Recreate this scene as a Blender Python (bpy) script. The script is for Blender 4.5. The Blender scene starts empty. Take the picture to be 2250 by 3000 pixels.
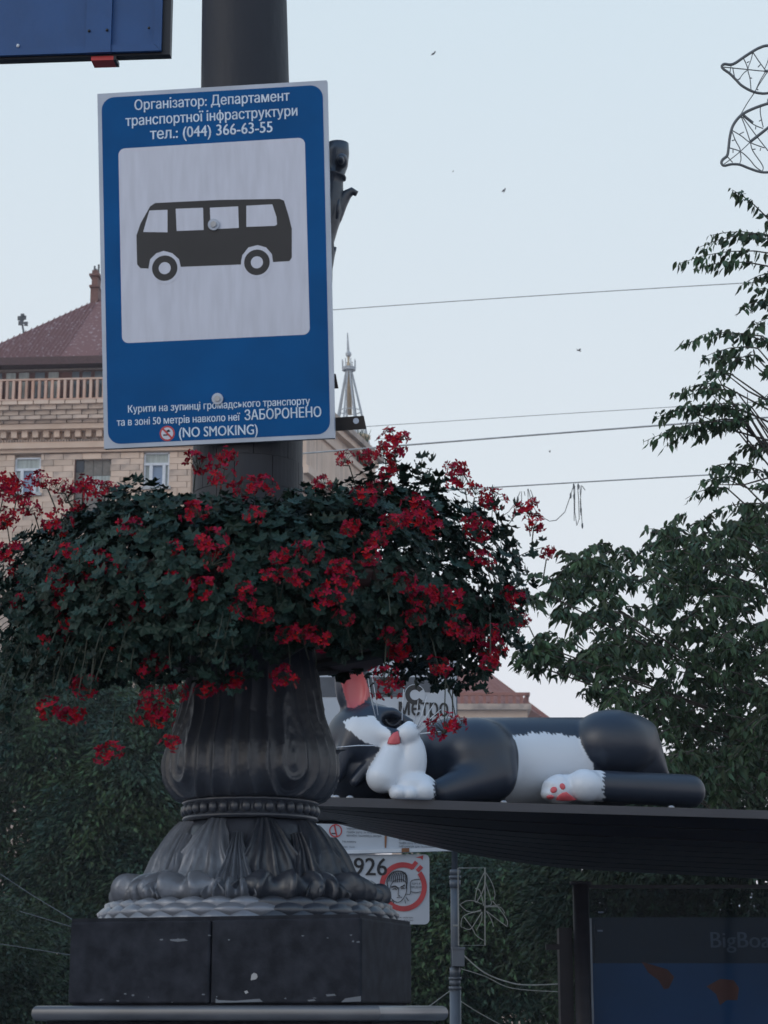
import bpy, bmesh, math, random
import numpy as np
from mathutils import Vector, Matrix
from mathutils.geometry import tessellate_polygon
random.seed(7); rng = np.random.default_rng(11)
sc = bpy.context.scene
R = math.radians
# ------------------------------------------------------------------ camera
FPX, CZ = 6000.0, 1.6
PITCH = math.atan((2960-1500)/FPX)
cam = bpy.data.cameras.new('camera'); camo = bpy.data.objects.new('camera', cam)
sc.collection.objects.link(camo)
camo.location = (0, 0, CZ); camo.rotation_euler = (math.pi/2+PITCH, 0, 0)
cam.sensor_fit = 'HORIZONTAL'; cam.sensor_width = 36.0; cam.lens = 36.0*FPX/2250
cam.clip_start = 0.1; cam.clip_end = 3000
cam.dof.use_dof = True; cam.dof.focus_distance = 8.0; cam.dof.aperture_fstop = 17
sc.camera = camo
# ------------------------------------------------------------------ world and sun
SUN_EL, SUN_AZ = 26.0, -125.0      # azimuth of the sun from +Y, clockwise; behind and left of the camera
w = bpy.data.worlds.new('World'); sc.world = w; w.use_nodes = True
nt = w.node_tree; nt.nodes.clear()
out = nt.nodes.new('ShaderNodeOutputWorld'); bg = nt.nodes.new('ShaderNodeBackground')
sky = nt.nodes.new('ShaderNodeTexSky'); sky.sky_type = 'NISHITA'; sky.sun_disc = False
sky.sun_elevation = R(SUN_EL); sky.sun_rotation = R(SUN_AZ)
sky.air_density = 1.0; sky.dust_density = 4.0; sky.ozone_density = 1.5
mixs = nt.nodes.new('ShaderNodeMix'); mixs.data_type = 'RGBA'
mixs.inputs['Factor'].default_value = 0.85
# even veil of thin high cloud, slightly warmer and paler near the horizon
tc = nt.nodes.new('ShaderNodeTexCoord'); sepz = nt.nodes.new('ShaderNodeSeparateXYZ')
rmp = nt.nodes.new('ShaderNodeValToRGB')
rmp.color_ramp.elements[0].position = 0.06; rmp.color_ramp.elements[0].color = (.81, .79, .845, 1)
rmp.color_ramp.elements[1].position = 0.46; rmp.color_ramp.elements[1].color = (.655, .76, .825, 1)
e = rmp.color_ramp.elements.new(1.0); e.color = (.17, .37, .70, 1)
e = rmp.color_ramp.elements.new(0.7); e.color = (.36, .56, .80, 1)
e = rmp.color_ramp.elements.new(0.24); e.color = (.735, .785, .82, 1)
scl = nt.nodes.new('ShaderNodeVectorMath'); scl.operation = 'SCALE'; scl.inputs['Scale'].default_value = 9.9
nt.links.new(tc.outputs['Generated'], sepz.inputs[0]); nt.links.new(sepz.outputs['Z'], rmp.inputs[0])
nt.links.new(rmp.outputs[0], scl.inputs[0])
nt.links.new(sky.outputs[0], mixs.inputs['A']); nt.links.new(scl.outputs[0], mixs.inputs['B'])
nt.links.new(mixs.outputs['Result'], bg.inputs['Color']); bg.inputs['Strength'].default_value = 0.12
nt.links.new(bg.outputs[0], out.inputs[0])
sl = bpy.data.lights.new('sun', 'SUN'); sl.energy = 0.3; sl.angle = R(25); sl.color = (1, .975, .95)
so = bpy.data.objects.new('sun', sl); sc.collection.objects.link(so)
az = R(SUN_AZ); sd = Vector((math.sin(az)*math.cos(R(SUN_EL)), math.cos(az)*math.cos(R(SUN_EL)), math.sin(R(SUN_EL))))
so.rotation_euler = (-sd).to_track_quat('-Z', 'Y').to_euler()
sc.view_settings.view_transform = 'Standard'; sc.view_settings.look = 'None'
sc.view_settings.exposure = 0.0; sc.view_settings.gamma = 1.0; sc.view_settings.use_curve_mapping = False
# ------------------------------------------------------------------ helpers
CP, SP = math.cos(PITCH), math.sin(PITCH)
def ray(px, py):
    x = (px-1125)/FPX; v = (1500-py)/FPX
    return Vector((x, CP-v*SP, SP+v*CP))
def at(px, py, D):
    r = ray(px, py); return Vector((0, 0, CZ))+r*(D/r.y)
def onplane(px, py, O, N):
    r = ray(px, py); C = Vector((0, 0, CZ)); return C+r*((O-C).dot(N)/r.dot(N))
def S(py, D):
    r = ray(1125, py); return FPX/(D/r.y)
def inpoly(x, y, P):
    c = False; j = len(P)-1
    for i in range(len(P)):
        if (P[i][1] > y) != (P[j][1] > y) and x < (P[j][0]-P[i][0])*(y-P[i][1])/(P[j][1]-P[i][1]+1e-9)+P[i][0]: c = not c
        j = i
    return c
class MB:
    def __init__(s): s.v = []; s.f = []; s.m = []
    def add(s, vs, fs, mi=0):
        n = len(s.v); s.v += [tuple(v) for v in vs]
        for f in fs: s.f.append(tuple(i+n for i in f)); s.m.append(mi)
        return s
    def box(s, c, ex, ey, ez, mi=0):
        c, ex, ey, ez = map(Vector, (c, ex, ey, ez))
        vs = [c+ex*a+ey*b+ez*d for d in (-1, 1) for b in (-1, 1) for a in (-1, 1)]
        return s.add(vs, [(0,2,3,1), (4,5,7,6), (0,1,5,4), (2,6,7,3), (0,4,6,2), (1,3,7,5)], mi)
    def ab(s, x0, x1, y0, y1, z0, z1, mi=0):
        return s.box(((x0+x1)/2, (y0+y1)/2, (z0+z1)/2), ((x1-x0)/2, 0, 0), (0, (y1-y0)/2, 0), (0, 0, (z1-z0)/2), mi)
    def tube(s, pts, r, n=6, mi=0, cap=True):
        pts = [Vector(p) for p in pts]
        if not hasattr(r, '__len__'): r = [r]*len(pts)
        vs = []; fs = []; prev = None
        for i, p in enumerate(pts):
            t = (pts[min(i+1, len(pts)-1)]-pts[max(i-1, 0)])
            t = t.normalized() if t.length > 1e-9 else Vector((0, 0, 1))
            if prev is None:
                a = t.orthogonal().normalized()
            else:
                a = prev-t*prev.dot(t); a = a.normalized() if a.length > 1e-6 else t.orthogonal().normalized()
            prev = a; b = t.cross(a)
            for k in range(n):
                q = 2*math.pi*k/n; vs.append(p+(a*math.cos(q)+b*math.sin(q))*r[i])
        for i in range(len(pts)-1):
            for k in range(n):
                fs.append((i*n+k, i*n+(k+1) % n, (i+1)*n+(k+1) % n, (i+1)*n+k))
        if cap: fs += [tuple(reversed(range(n))), tuple((len(pts)-1)*n+k for k in range(n))]
        return s.add(vs, fs, mi)
    def lathe(s, c, prof, n=48, fn=None, mi=0, capb=True, capt=True):
        c = Vector(c); vs = []; fs = []
        for i, (r, z) in enumerate(prof):
            for k in range(n):
                q = 2*math.pi*k/n; rr = r+(fn(q, z, r) if fn else 0)
                vs.append(c+Vector((math.cos(q)*rr, math.sin(q)*rr, z)))
        for i in range(len(prof)-1):
            for k in range(n):
                fs.append((i*n+k, i*n+(k+1) % n, (i+1)*n+(k+1) % n, (i+1)*n+k))
        if capb: fs.append(tuple(reversed(range(n))))
        if capt: fs.append(tuple((len(prof)-1)*n+k for k in range(n)))
        return s.add(vs, fs, mi)
    def prism(s, poly, d, mi=0):          # poly: list of Vectors (planar), d: extrusion vector
        poly = [Vector(p) for p in poly]; n = len(poly); d = Vector(d)
        vs = poly+[p+d for p in poly]
        fs = [tuple(range(n)), tuple(reversed(range(n, 2*n)))]+[(i, i+n, (i+1) % n+n, (i+1) % n) for i in range(n)]
        return s.add(vs, fs, mi)
    def ell(s, c, r, n=12, m=8, mi=0, M=None):
        c = Vector(c); vs = []; fs = []
        for j in range(m+1):
            t = math.pi*j/m
            for k in range(n):
                q = 2*math.pi*k/n
                p = Vector((r[0]*math.sin(t)*math.cos(q), r[1]*math.sin(t)*math.sin(q), r[2]*math.cos(t)))
                if M: p = M @ p
                vs.append(c+p)
        for j in range(m):
            for k in range(n): fs.append((j*n+k, (j+1)*n+k, (j+1)*n+(k+1) % n, j*n+(k+1) % n))
        return s.add(vs, fs, mi)
    def mesh(s, name, mats, smooth=False):
        me = bpy.data.meshes.new(name); me.from_pydata(s.v, [], s.f)
        for m in (mats if isinstance(mats, (list, tuple)) else [mats]): me.materials.append(m)
        if any(s.m): me.polygons.foreach_set('material_index', s.m)
        me.validate(); 
        if smooth: me.polygons.foreach_set('use_smooth', [True]*len(me.polygons))
        me.update(); return me
    def obj(s, name, mats, parent=None, smooth=False, fixn=True):
        me = s.mesh(name, mats, smooth)
        if fixn and len(me.polygons) < 60000:
            bm = bmesh.new(); bm.from_mesh(me); bmesh.ops.recalc_face_normals(bm, faces=bm.faces); bm.to_mesh(me); bm.free()
        return link(name, me, parent)
def link(name, me, parent=None):
    o = bpy.data.objects.new(name, me); sc.collection.objects.link(o)
    if parent is not None:
        o.parent = parent; o.matrix_parent_inverse = parent_world(parent).inverted()
    return o
def parent_world(p):
    m = Matrix.LocRotScale(p.location, p.rotation_euler, p.scale)
    return parent_world(p.parent) @ p.matrix_parent_inverse @ m if p.parent else m
def tag(o, label=None, cat=None, group=None, kind=None):
    if label: o['label'] = label
    if cat: o['category'] = cat
    if group: o['group'] = group
    if kind: o['kind'] = kind
    return o
def thing(name, label, cat, loc=(0,0,0), group=None):
    o = bpy.data.objects.new(name, None); sc.collection.objects.link(o); o.location = loc
    o.empty_display_size = .1
    return tag(o, label, cat, group)
def mat(name, col, rough=.6, metal=0, var=.15, vs=8., bump=0., bs=60., spec=.5, col2=None, aniso=(1,1,1), coat=0, thr=None, emis=None):
    m = bpy.data.materials.new(name); m.use_nodes = True; t = m.node_tree; b = t.nodes['Principled BSDF']
    b.inputs['Roughness'].default_value = rough; b.inputs['Metallic'].default_value = metal
    b.inputs['Specular IOR Level'].default_value = spec; b.inputs['Coat Weight'].default_value = coat
    tc = t.nodes.new('ShaderNodeTexCoord'); mp = t.nodes.new('ShaderNodeMapping'); mp.inputs['Scale'].default_value = aniso
    t.links.new(tc.outputs['Object'], mp.inputs[0])
    nz = t.nodes.new('ShaderNodeTexNoise'); nz.inputs['Scale'].default_value = vs; nz.inputs['Detail'].default_value = 6
    t.links.new(mp.outputs[0], nz.inputs['Vector'])
    rp = t.nodes.new('ShaderNodeValToRGB')
    c = np.array(col); c2 = np.array(col2) if col2 is not None else c*(1+var*1.6)
    lo = c if col2 is not None else c*(1-var)
    p0, p1 = thr or (.3, .7)
    rp.color_ramp.elements[0].position = p0; rp.color_ramp.elements[1].position = p1
    rp.color_ramp.elements[0].color = (*lo, 1); rp.color_ramp.elements[1].color = (*np.clip(c2, 0, 1), 1)
    t.links.new(nz.outputs[0], rp.inputs[0]); t.links.new(rp.outputs[0], b.inputs['Base Color'])
    if bump:
        n2 = t.nodes.new('ShaderNodeTexNoise'); n2.inputs['Scale'].default_value = bs; n2.inputs['Detail'].default_value = 5
        bp = t.nodes.new('ShaderNodeBump'); bp.inputs['Strength'].default_value = bump; bp.inputs['Distance'].default_value = .01
        t.links.new(mp.outputs[0], n2.inputs['Vector']); t.links.new(n2.outputs[0], bp.inputs['Height']); t.links.new(bp.outputs[0], b.inputs['Normal'])
    m['b'] = 1
    return m
def objrand(m, amt=.3, hue=None):
    "vary the colour from one object to the next"
    t = m.node_tree; b = t.nodes['Principled BSDF']; src = b.inputs['Base Color'].links[0].from_socket
    oi = t.nodes.new('ShaderNodeObjectInfo'); mr = t.nodes.new('ShaderNodeMapRange')
    mr.inputs['To Min'].default_value = 1-amt; mr.inputs['To Max'].default_value = 1+amt
    h = t.nodes.new('ShaderNodeHueSaturation')
    t.links.new(oi.outputs['Random'], mr.inputs[0]); t.links.new(mr.outputs[0], h.inputs['Value']); t.links.new(src, h.inputs['Color'])
    t.links.new(h.outputs[0], b.inputs['Base Color']); return m
def islrand(m, amt=.35, hshift=.03):
    "vary the colour from leaf to leaf"
    t = m.node_tree; b = t.nodes['Principled BSDF']; src = b.inputs['Base Color'].links[0].from_socket
    g = t.nodes.new('ShaderNodeNewGeometry'); mr = t.nodes.new('ShaderNodeMapRange')
    mr.inputs['To Min'].default_value = 1-amt; mr.inputs['To Max'].default_value = 1+amt
    mh = t.nodes.new('ShaderNodeMapRange'); mh.inputs['To Min'].default_value = .5-hshift; mh.inputs['To Max'].default_value = .5+hshift
    h = t.nodes.new('ShaderNodeHueSaturation')
    t.links.new(g.outputs['Random Per Island'], mr.inputs[0]); t.links.new(g.outputs['Random Per Island'], mh.inputs[0])
    t.links.new(mr.outputs[0], h.inputs['Value']); t.links.new(mh.outputs[0], h.inputs['Hue']); t.links.new(src, h.inputs['Color'])
    t.links.new(h.outputs[0], b.inputs['Base Color']); return m
def text(body, name, O, ex, ez, size, m, parent, align='CENTER', lift=.001, bold=0.0, wid=None, ital=0):
    cu = bpy.data.curves.new(name, 'FONT'); cu.body = body; cu.size = size; cu.align_x = align; cu.fill_mode = 'NONE'; cu.resolution_u = 3
    tmp = bpy.data.objects.new('tmp', cu); sc.collection.objects.link(tmp)
    dg = bpy.context.evaluated_depsgraph_get(); m0 = bpy.data.meshes.new_from_object(tmp.evaluated_get(dg))
    bpy.data.objects.remove(tmp); ex = Vector(ex).normalized(); ez = Vector(ez).normalized(); n = ex.cross(ez)
    loops = []; nxt = {e.vertices[0]: e.vertices[1] for e in m0.edges}; adj = {}
    for e in m0.edges:
        for p_, q_ in ((e.vertices[0], e.vertices[1]), (e.vertices[1], e.vertices[0])): adj.setdefault(p_, []).append(q_)
    seen = set()
    for v in range(len(m0.vertices)):
        if v in seen or v not in adj: continue
        lp = [v]; seen.add(v); cur = v
        while True:
            nn_ = [q_ for q_ in adj[cur] if q_ not in seen]
            if not nn_: break
            cur = min(nn_, key=lambda q_: abs(q_-cur)); seen.add(cur); lp.append(cur)
        loops.append([(m0.vertices[i].co.x, m0.vertices[i].co.y) for i in lp])
    area = lambda l: sum(l[i-1][0]*l[i][1]-l[i][0]*l[i-1][1] for i in range(len(l)))/2
    ar = [area(l) for l in loops]; par_ = {}
    for i in range(len(loops)):
        c_ = [o for o in range(len(loops)) if o != i and ar[o]*ar[i] < 0 and abs(ar[o]) > abs(ar[i]) and all(inpoly(*p, loops[o]) for p in loops[i][::3])]
        if c_: par_[i] = min(c_, key=lambda o: abs(ar[o]))
    outer = [i for i in range(len(loops)) if i not in par_]; hol = {o: [i for i in par_ if par_[i] == o] for o in outer}
    tm = MB()
    for j, o in enumerate(outer):
        pls = [[Vector((x, y, 0)) for x, y in loops[i]] for i in [o]+hol[o]]; flat = [p for l in pls for p in l]
        tm.add([Vector((p.x, p.y, (j % 3)*1.)) for p in flat], tessellate_polygon(pls))
    me = tm.mesh(name, m); 
    co = np.empty(len(me.vertices)*3); me.vertices.foreach_get('co', co); co = co.reshape(-1, 3)
    k = 1.0
    if wid and len(co): k = wid/(co[:, 0].max()-co[:, 0].min())
    E, Z, N, O = (np.array(v) for v in (ex, ez, n, O))
    co = O+co[:, :1]*k*E+co[:, 1:2]*Z+N*(lift+co[:, 2:3]*.00005)
    me.vertices.foreach_set('co', co.ravel()); me.update()
    if bold:
        bm = bmesh.new(); bm.from_mesh(me)
        for dx in (-1, 1):
            g = bmesh.ops.duplicate(bm, geom=bm.verts[:]+bm.edges[:]+bm.faces[:] if dx == -1 else base_)
            if dx == -1: base_ = [x for x in bm.verts[:]+bm.edges[:]+bm.faces[:]]; base_ = [x for x in g['geom']]
            bmesh.ops.translate(bm, verts=[v for v in g['geom'] if isinstance(v, bmesh.types.BMVert)], vec=ex*(size*.014*(-1 if dx == -1 else 2))+n*(.0001*(1 if dx == 1 else 2)))
        bm.to_mesh(me); bm.free()
    return link(name, me, parent)
def smoothstep(x): x = np.clip(x, 0, 1); return x*x*(3-2*x)
# ------------------------------------------------------------------ materials
M = {}
M['iron'] = mat('cast_iron_paint', (.022, .027, .040), .38, 0, spec=.7, col2=(.040, .047, .064), vs=10, bump=.2, bs=55, thr=(.35, .75))
M['iron_lit'] = mat('lit_iron_paint', (.13, .145, .175), .36, .3, col2=(.21, .23, .275), vs=9, bump=.18, bs=60, thr=(.3, .75))  # paler copy of the iron, light from the left put into its colour
M['granite'] = objrand(mat('dark_granite', (.010, .012, .018), 0.8, 0, col2=(.028, .032, .044), vs=26, thr=(.35, .8), bump=.1, bs=200, spec=.2), .15)
M['chip'] = mat('chipped_stone', (.35, .36, .38), .8)
M['pole'] = mat('pole_paint', (.018, .020, .028), .55, 0, col2=(.026, .028, .036), spec=.3, vs=5, bump=.25, bs=40, aniso=(1,1,.3))
M['sign_blue'] = mat('sign_blue', (.0, .078, .25), .4, 0, var=.1, vs=6, coat=.0, spec=.12)
M['sign_white'] = mat('sign_white', (.56, .585, .68), .38, 0, var=.05, vs=5, aniso=(12, 12, .4))
M['sign_edge'] = mat('sign_edge', (.42, .47, .56), .45, 0, var=.12, vs=7)
M['sign_text'] = mat('sign_letter_white', (.56, .66, .78), .5, var=.12, vs=40)
M['sign_black'] = mat('sign_black', (.018, .018, .021), .5)
M['alu'] = mat('galvanised', (.34, .35, .37), .4, .6, vs=20)
M['bracket'] = mat('rusty_dark_strap', (.012, .011, .012), .75, 0, col2=(.03, .022, .02), vs=25)
M['red'] = mat('red_print', (.42, .05, .055), .5)
M['boxblue'] = mat('box_blue', (.010, .062, .20), .5, 0, var=.1, vs=6, bump=.1)
M['boxdark'] = mat('box_dark', (.012, .013, .02), .5)
M['redlamp'] = mat('red_plastic', (.5, .03, .03), .35)
M['leafg'] = islrand(mat('geranium_leaf', (.012, .030, .022), .55, var=.25, vs=14, spec=.25), .65, .045)
M['stem'] = mat('green_stem', (.028, .034, .022), .7)
M['petal'] = islrand(mat('red_petal', (.23, .004, .028), .8, col2=(.36, .007, .028), vs=9, spec=.2), .25, .012)
M['bud'] = mat('small_bud', (.18, .03, .03), .7)
M['bowl'] = mat('bowl_plastic', (.05, .022, .024), .6)
M['soil'] = mat('soil', (.02, .015, .012), .95)
M['leafash'] = islrand(mat('ash_leaf', (.032, .060, .027), .55, var=.3, spec=.3, vs=2), .45, .02)
M['leafdk'] = islrand(mat('dark_tree_leaf', (.013, .028, .017), .65, col2=(.035, .055, .024), vs=1.1, spec=.25, thr=(.4, .7)), .5, .03)
M['leafmid'] = islrand(mat('chestnut_leaf', (.020, .046, .030), .65, col2=(.060, .092, .036), vs=.9, thr=(.4, .68), spec=.25), .6, .04)
M['bark'] = mat('bark', (.06, .05, .045), .9, var=.3, bump=.7, bs=20, aniso=(1,1,.3))
M['roofmetal'] = mat('shelter_metal', (.010, .010, .015), .5, 0, col2=(.016, .015, .021), spec=.2, vs=3, aniso=(.3, 1, 4))
M['liptop'] = mat('shelter_lip_metal', (.05, .05, .06), .5, var=.1, vs=4)
M['white'] = mat('white_paint', (.62, .66, .72), .5, var=.06, vs=5)
M['board'] = mat('board_white', (.42, .46, .52), .45, col2=(.50, .54, .60), vs=3)
M['rust'] = mat('rust', (.22, .10, .05), .9, vs=30)
M['greypole'] = mat('grey_pole', (.10, .12, .15), .45, .2, vs=6)
M['wire'] = mat('wire', (.10, .11, .12), .6)
M['cable'] = mat('grey_cable', (.36, .37, .38), .7)
M['wirepale'] = mat('pale_wire', (.22, .23, .22), .6)
M['stone'] = objrand(mat('warm_stone_tile', (.60, .45, .35), .8, col2=(.70, .55, .45), vs=1.2, bump=.3, bs=8), .13)
M['stonewet'] = objrand(mat('stained_stone_tile', (.32, .26, .23), .85, col2=(.58, .46, .38), vs=1.3, bump=.4, bs=8, thr=(.36, .6)), .16)
M['joint'] = mat('mortar', (.46, .37, .31), .9)
M['tile'] = mat('roof_tile_red', (.22, .095, .08), .8, col2=(.50, .38, .37), vs=4.5, thr=(.56, .75), aniso=(1.6, 1, .5), bump=.5, bs=12)
M['eave'] = mat('eave_wood', (.09, .05, .05), .8)
M['plaster'] = mat('plaster', (.36, .29, .26), .85, var=.12)
M['brownwood'] = mat('brown_frame', (.16, .075, .06), .7)
M['terra'] = objrand(mat('terracotta', (.55, .32, .23), .8, col2=(.65, .50, .42), vs=.9), .2)
M['pane'] = mat('window_pane', (.11, .13, .15), .15, var=.4, vs=.9)
M['curtain'] = mat('net_curtain', (.36, .40, .39), .7, var=.2, vs=2, aniso=(6, 6, .5))
M['paneb'] = mat('blue_pane', (.19, .26, .38), .1, var=.2, vs=1)
M['darkpane'] = mat('dark_pane', (.02, .025, .04), .2)
M['olive'] = mat('loggia_panel', (.17, .155, .14), .7)
M['gold'] = mat('gilded', (.45, .34, .22), .4, .4)
M['spire'] = mat('spire_steel', (.36, .38, .40), .6)
M['redroof'] = mat('far_roof', (.30, .11, .08), .85, col2=(.36, .15, .11), vs=2, aniso=(1,1,3))
M['asphalt'] = mat('asphalt', (.05, .05, .052), .9, bump=.3)
M['paving'] = mat('paving', (.11, .115, .125), .85)
M['bird'] = mat('bird_feather', (.09, .09, .10), .8)
M['ad_blue'] = mat('poster_blue', (.008, .075, .18), .35, col2=(.012, .11, .26), vs=1.6, coat=.3)
M['ad_dark'] = mat('poster_dark', (.010, .016, .026), .3, coat=.3)
M['ad_orange'] = mat('poster_orange', (.28, .075, .035), .4)
M['ad_text'] = mat('poster_letters', (.17, .175, .19), .5)
M['pink'] = mat('pink_paint', (.50, .085, .10), .45)
gl = bpy.data.materials.new('shelter_glass'); gl.use_nodes = True; t = gl.node_tree; t.nodes.clear()
o_ = t.nodes.new('ShaderNodeOutputMaterial'); mx = t.nodes.new('ShaderNodeMixShader'); tr = t.nodes.new('ShaderNodeBsdfTransparent'); gs = t.nodes.new('ShaderNodeBsdfGlossy')
lw = t.nodes.new('ShaderNodeLayerWeight'); lw.inputs[0].default_value = .10; tr.inputs[0].default_value = (.62, .68, .74, 1); gs.inputs['Roughness'].default_value = .08
t.links.new(lw.outputs['Fresnel'], mx.inputs[0]); t.links.new(tr.outputs[0], mx.inputs[1]); t.links.new(gs.outputs[0], mx.inputs[2]); t.links.new(mx.outputs[0], o_.inputs[0]); M['glass'] = gl
# ------------------------------------------------------------------ air
hz = tag(MB().ab(-140, 140, -12, 215, -1.5, 75).obj('haze', []), kind='stuff')
hm = bpy.data.materials.new('haze_air'); hm.use_nodes = True; t = hm.node_tree; t.nodes.clear(); o_ = t.nodes.new('ShaderNodeOutputMaterial'); pv = t.nodes.new('ShaderNodeVolumePrincipled')
pv.inputs['Density'].default_value = .0006; pv.inputs['Color'].default_value = (.88, .92, 1, 1); t.links.new(pv.outputs[0], o_.inputs['Volume']); hz.data.materials.clear(); hz.data.materials.append(hm)
# ------------------------------------------------------------------ ground
tag(MB().ab(-135, 135, -10, 212, -.5, 0).obj('ground', M['paving']), kind='structure')
tag(MB().ab(-130, 130, 14.5, 26, .004, .008).obj('road', M['asphalt']), kind='structure')
tag(MB().ab(-130, 130, 26, 26.3, 0, .14).obj('kerb', M['paving']), kind='structure')
# ------------------------------------------------------------------ main building (left, far)
BO = at(300, 1490, 85); byaw = R(4); BX = Vector((math.cos(byaw), -math.sin(byaw), 0)); BN = Vector((-math.sin(byaw), -math.cos(byaw), 0))
def bl(px, py):
    p = onplane(px, py, BO, BN)-BO; return p.dot(BX), p.z+BO.z
def bw(u, z, outw=0.): return Vector((BO.x, BO.y, 0))+BX*u+BN*outw+Vector((0, 0, z))
def bbox(mb, u0, u1, z0, z1, o0, o1, mi=0):
    return mb.box(bw((u0+u1)/2, (z0+z1)/2, (o0+o1)/2), BX*(u1-u0)/2, BN*(o1-o0)/2, Vector((0, 0, (z1-z0)/2)), mi)
zb = lambda py, o=0: onplane(150, py, BO+BN*o, BN).z
ub = lambda px, py=1390: bl(px, py)[0]
ud = lambda px, py, o: (onplane(px, py, BO+BN*o, BN)-BO).dot(BX)
bld = thing('apartment_building', 'beige stone building with red hip roof and balcony left of the bus sign', 'building', (BO.x, BO.y, 0))
UL, UR = ub(-260), ub(640)
bbox(MB(), UL, UR, 0, zb(1175), -14, -.25).obj('wall', M['joint'], bld)
# stone blocks of the wall, rows of tiles with recessed joints
holes = [(42, 118, 1338, 1446), (218, 322, 1342, 1500), (420, 495, 1330, 1432), (560, 700, 1340, 1500)]
cnt = 0
block_me = {}
def stoneblock(u0, u1, z0, z1, o, m, name='stone_block'):
    key = (round(u1-u0, 2), round(z1-z0, 2), m)
    if key not in block_me:
        mb = MB(); mb.box((0, 0, 0), BX*(u1-u0)/2, BN*.14, Vector((0, 0, (z1-z0)/2))); block_me[key] = mb.mesh(name, M[m])
    ob = link(name, block_me[key]); ob.location = bw((u0+u1)/2, (z0+z1)/2, o-.14+random.uniform(0, .03)); ob.parent = bld
    ob.matrix_parent_inverse = Matrix.Translation(bld.location).inverted()
    return ob
rowh = 17.5
for r in range(15):
    y0 = 1330+r*rowh; off = (r % 2)*28
    for c in range(-1, 11):
        x0 = -40+c*56+off; x1 = x0+56
        segs = [(x0, x1)]
        for (a, b, ya, yb) in holes:
            if y0+rowh*.5 > ya and y0+rowh*.5 < yb:
                ns = []
                for s0, s1 in segs:
                    if s1 <= a or s0 >= b: ns.append((s0, s1)); continue
                    if s0 < a: ns.append((s0, a))
                    if s1 > b: ns.append((b, s1))
                segs = ns
        for s0, s1 in segs:
            if s1-s0 < 6: continue
            st = 'stonewet' if random.random() < .22 else 'stone'
            stoneblock(ub(s0)+.012, ub(s1)-.012, zb(y0+rowh)+.008, zb(y0)-.008, 0.0, st); cnt += 1
wallb = MB()
for (ya, yb, o) in [(1592, 1625, .05)]: bbox(wallb, UL, UR, zb(yb), zb(ya), 0, o)
# cornice courses
for i, (ya, yb, o, m) in enumerate([(1170, 1184, 1.15, 'stone'), (1184, 1200, 1.0, 'stonewet'), (1200, 1216, .85, 'stonewet'), (1216, 1228, .9, 'stonewet'), (1228, 1240, .7, 'stonewet')]):
    for c in range(8):
        x0 = -30+c*46+(i % 2)*20
        stoneblock(ub(x0)+.02, ub(x0+46)-.02, zb(yb, o)+.02, zb(ya, o)-.01, o, m, 'cornice_block')
cor = MB()
bbox(cor, UL, UR, zb(1240, .7), zb(1172, 1.0)-.05, -.2, .52); bbox(cor, UL, UR, zb(1256, .62), zb(1241, .62), -.2, .62); bbox(cor, UL, UR, zb(1262, .4), zb(1256, .62), -.2, .40)
bbox(cor, UL, UR, zb(1290), zb(1256, .4), -.2, .06); bbox(cor, UL, UR, zb(1304), zb(1298), -.2, .2)
bbox(cor, UL, UR, zb(1318), zb(1304), -.2, .32); bbox(cor, UL, UR, zb(1328), zb(1318), -.2, .15)
cor.obj('cornice', M['stone'], bld)
cb = None
for i in range(19):
    mb = MB(); x0 = -28+i*31.2; bbox(mb, ub(x0), ub(x0+16.5), zb(1288), zb(1262, .42), .05, .42); mb.obj('corbel', M['stone'], bld)
db = MB()
for i in range(60): bbox(db, ub(-28+i*8), ub(-28+i*8+5), zb(1298), zb(1291), 0, .22)
tag(db.obj('dentil_row', M['stonewet'], bld), kind='stuff')
# loggia with balustrade
bbox(MB(), UL, UR, zb(1172), zb(1084, .6), -14, .5).obj('attic_wall', M['brownwood'], bld)
for (a, b, k) in [(-60, 18, 'pane'), (24, 58, 'curtain'), (61, 97, 'curtain'), (108, 143, 'pane'), (147, 183, 'curtain'), (216, 243, 'pane'), (246, 277, 'pane'), (282, 330, 'pane')]:
    f = bbox(MB(), ub(a, 1130), ub(b, 1130), zb(1168, .55), zb(1088, .55), .5, .55).obj('window', M['brownwood'], bld)
    bbox(MB(), ub(a, 1130)+.05, ub(b, 1130)-.05, zb(1165, .55), zb(1091, .55), .55, .58).obj('pane', M[k], f)
for i in range(34):
    x0 = -20+i*18.6; mb = MB()
    bbox(mb, ub(x0, 1140), ub(x0+7.5, 1140), zb(1167, 1.1), zb(1113, 1.1), .95, 1.1); mb.obj('baluster', M['terra'], bld)
mb = MB(); bbox(mb, UL, UR, zb(1113, 1.12), zb(1108, 1.12), .93, 1.12); bbox(mb, UL, UR, zb(1171, 1.18), zb(1167, 1.18), .5, 1.18); mb.obj('balcony_rail', M['terra'], bld)
mb = MB(); bbox(mb, UL, UR, zb(1085, .75), zb(1062, .75), -.9, .75); bbox(mb, UL, UR, zb(1062, .75), zb(1054, .95), -.9, .95); mb.obj('frieze', M['plaster'], bld)
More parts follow.
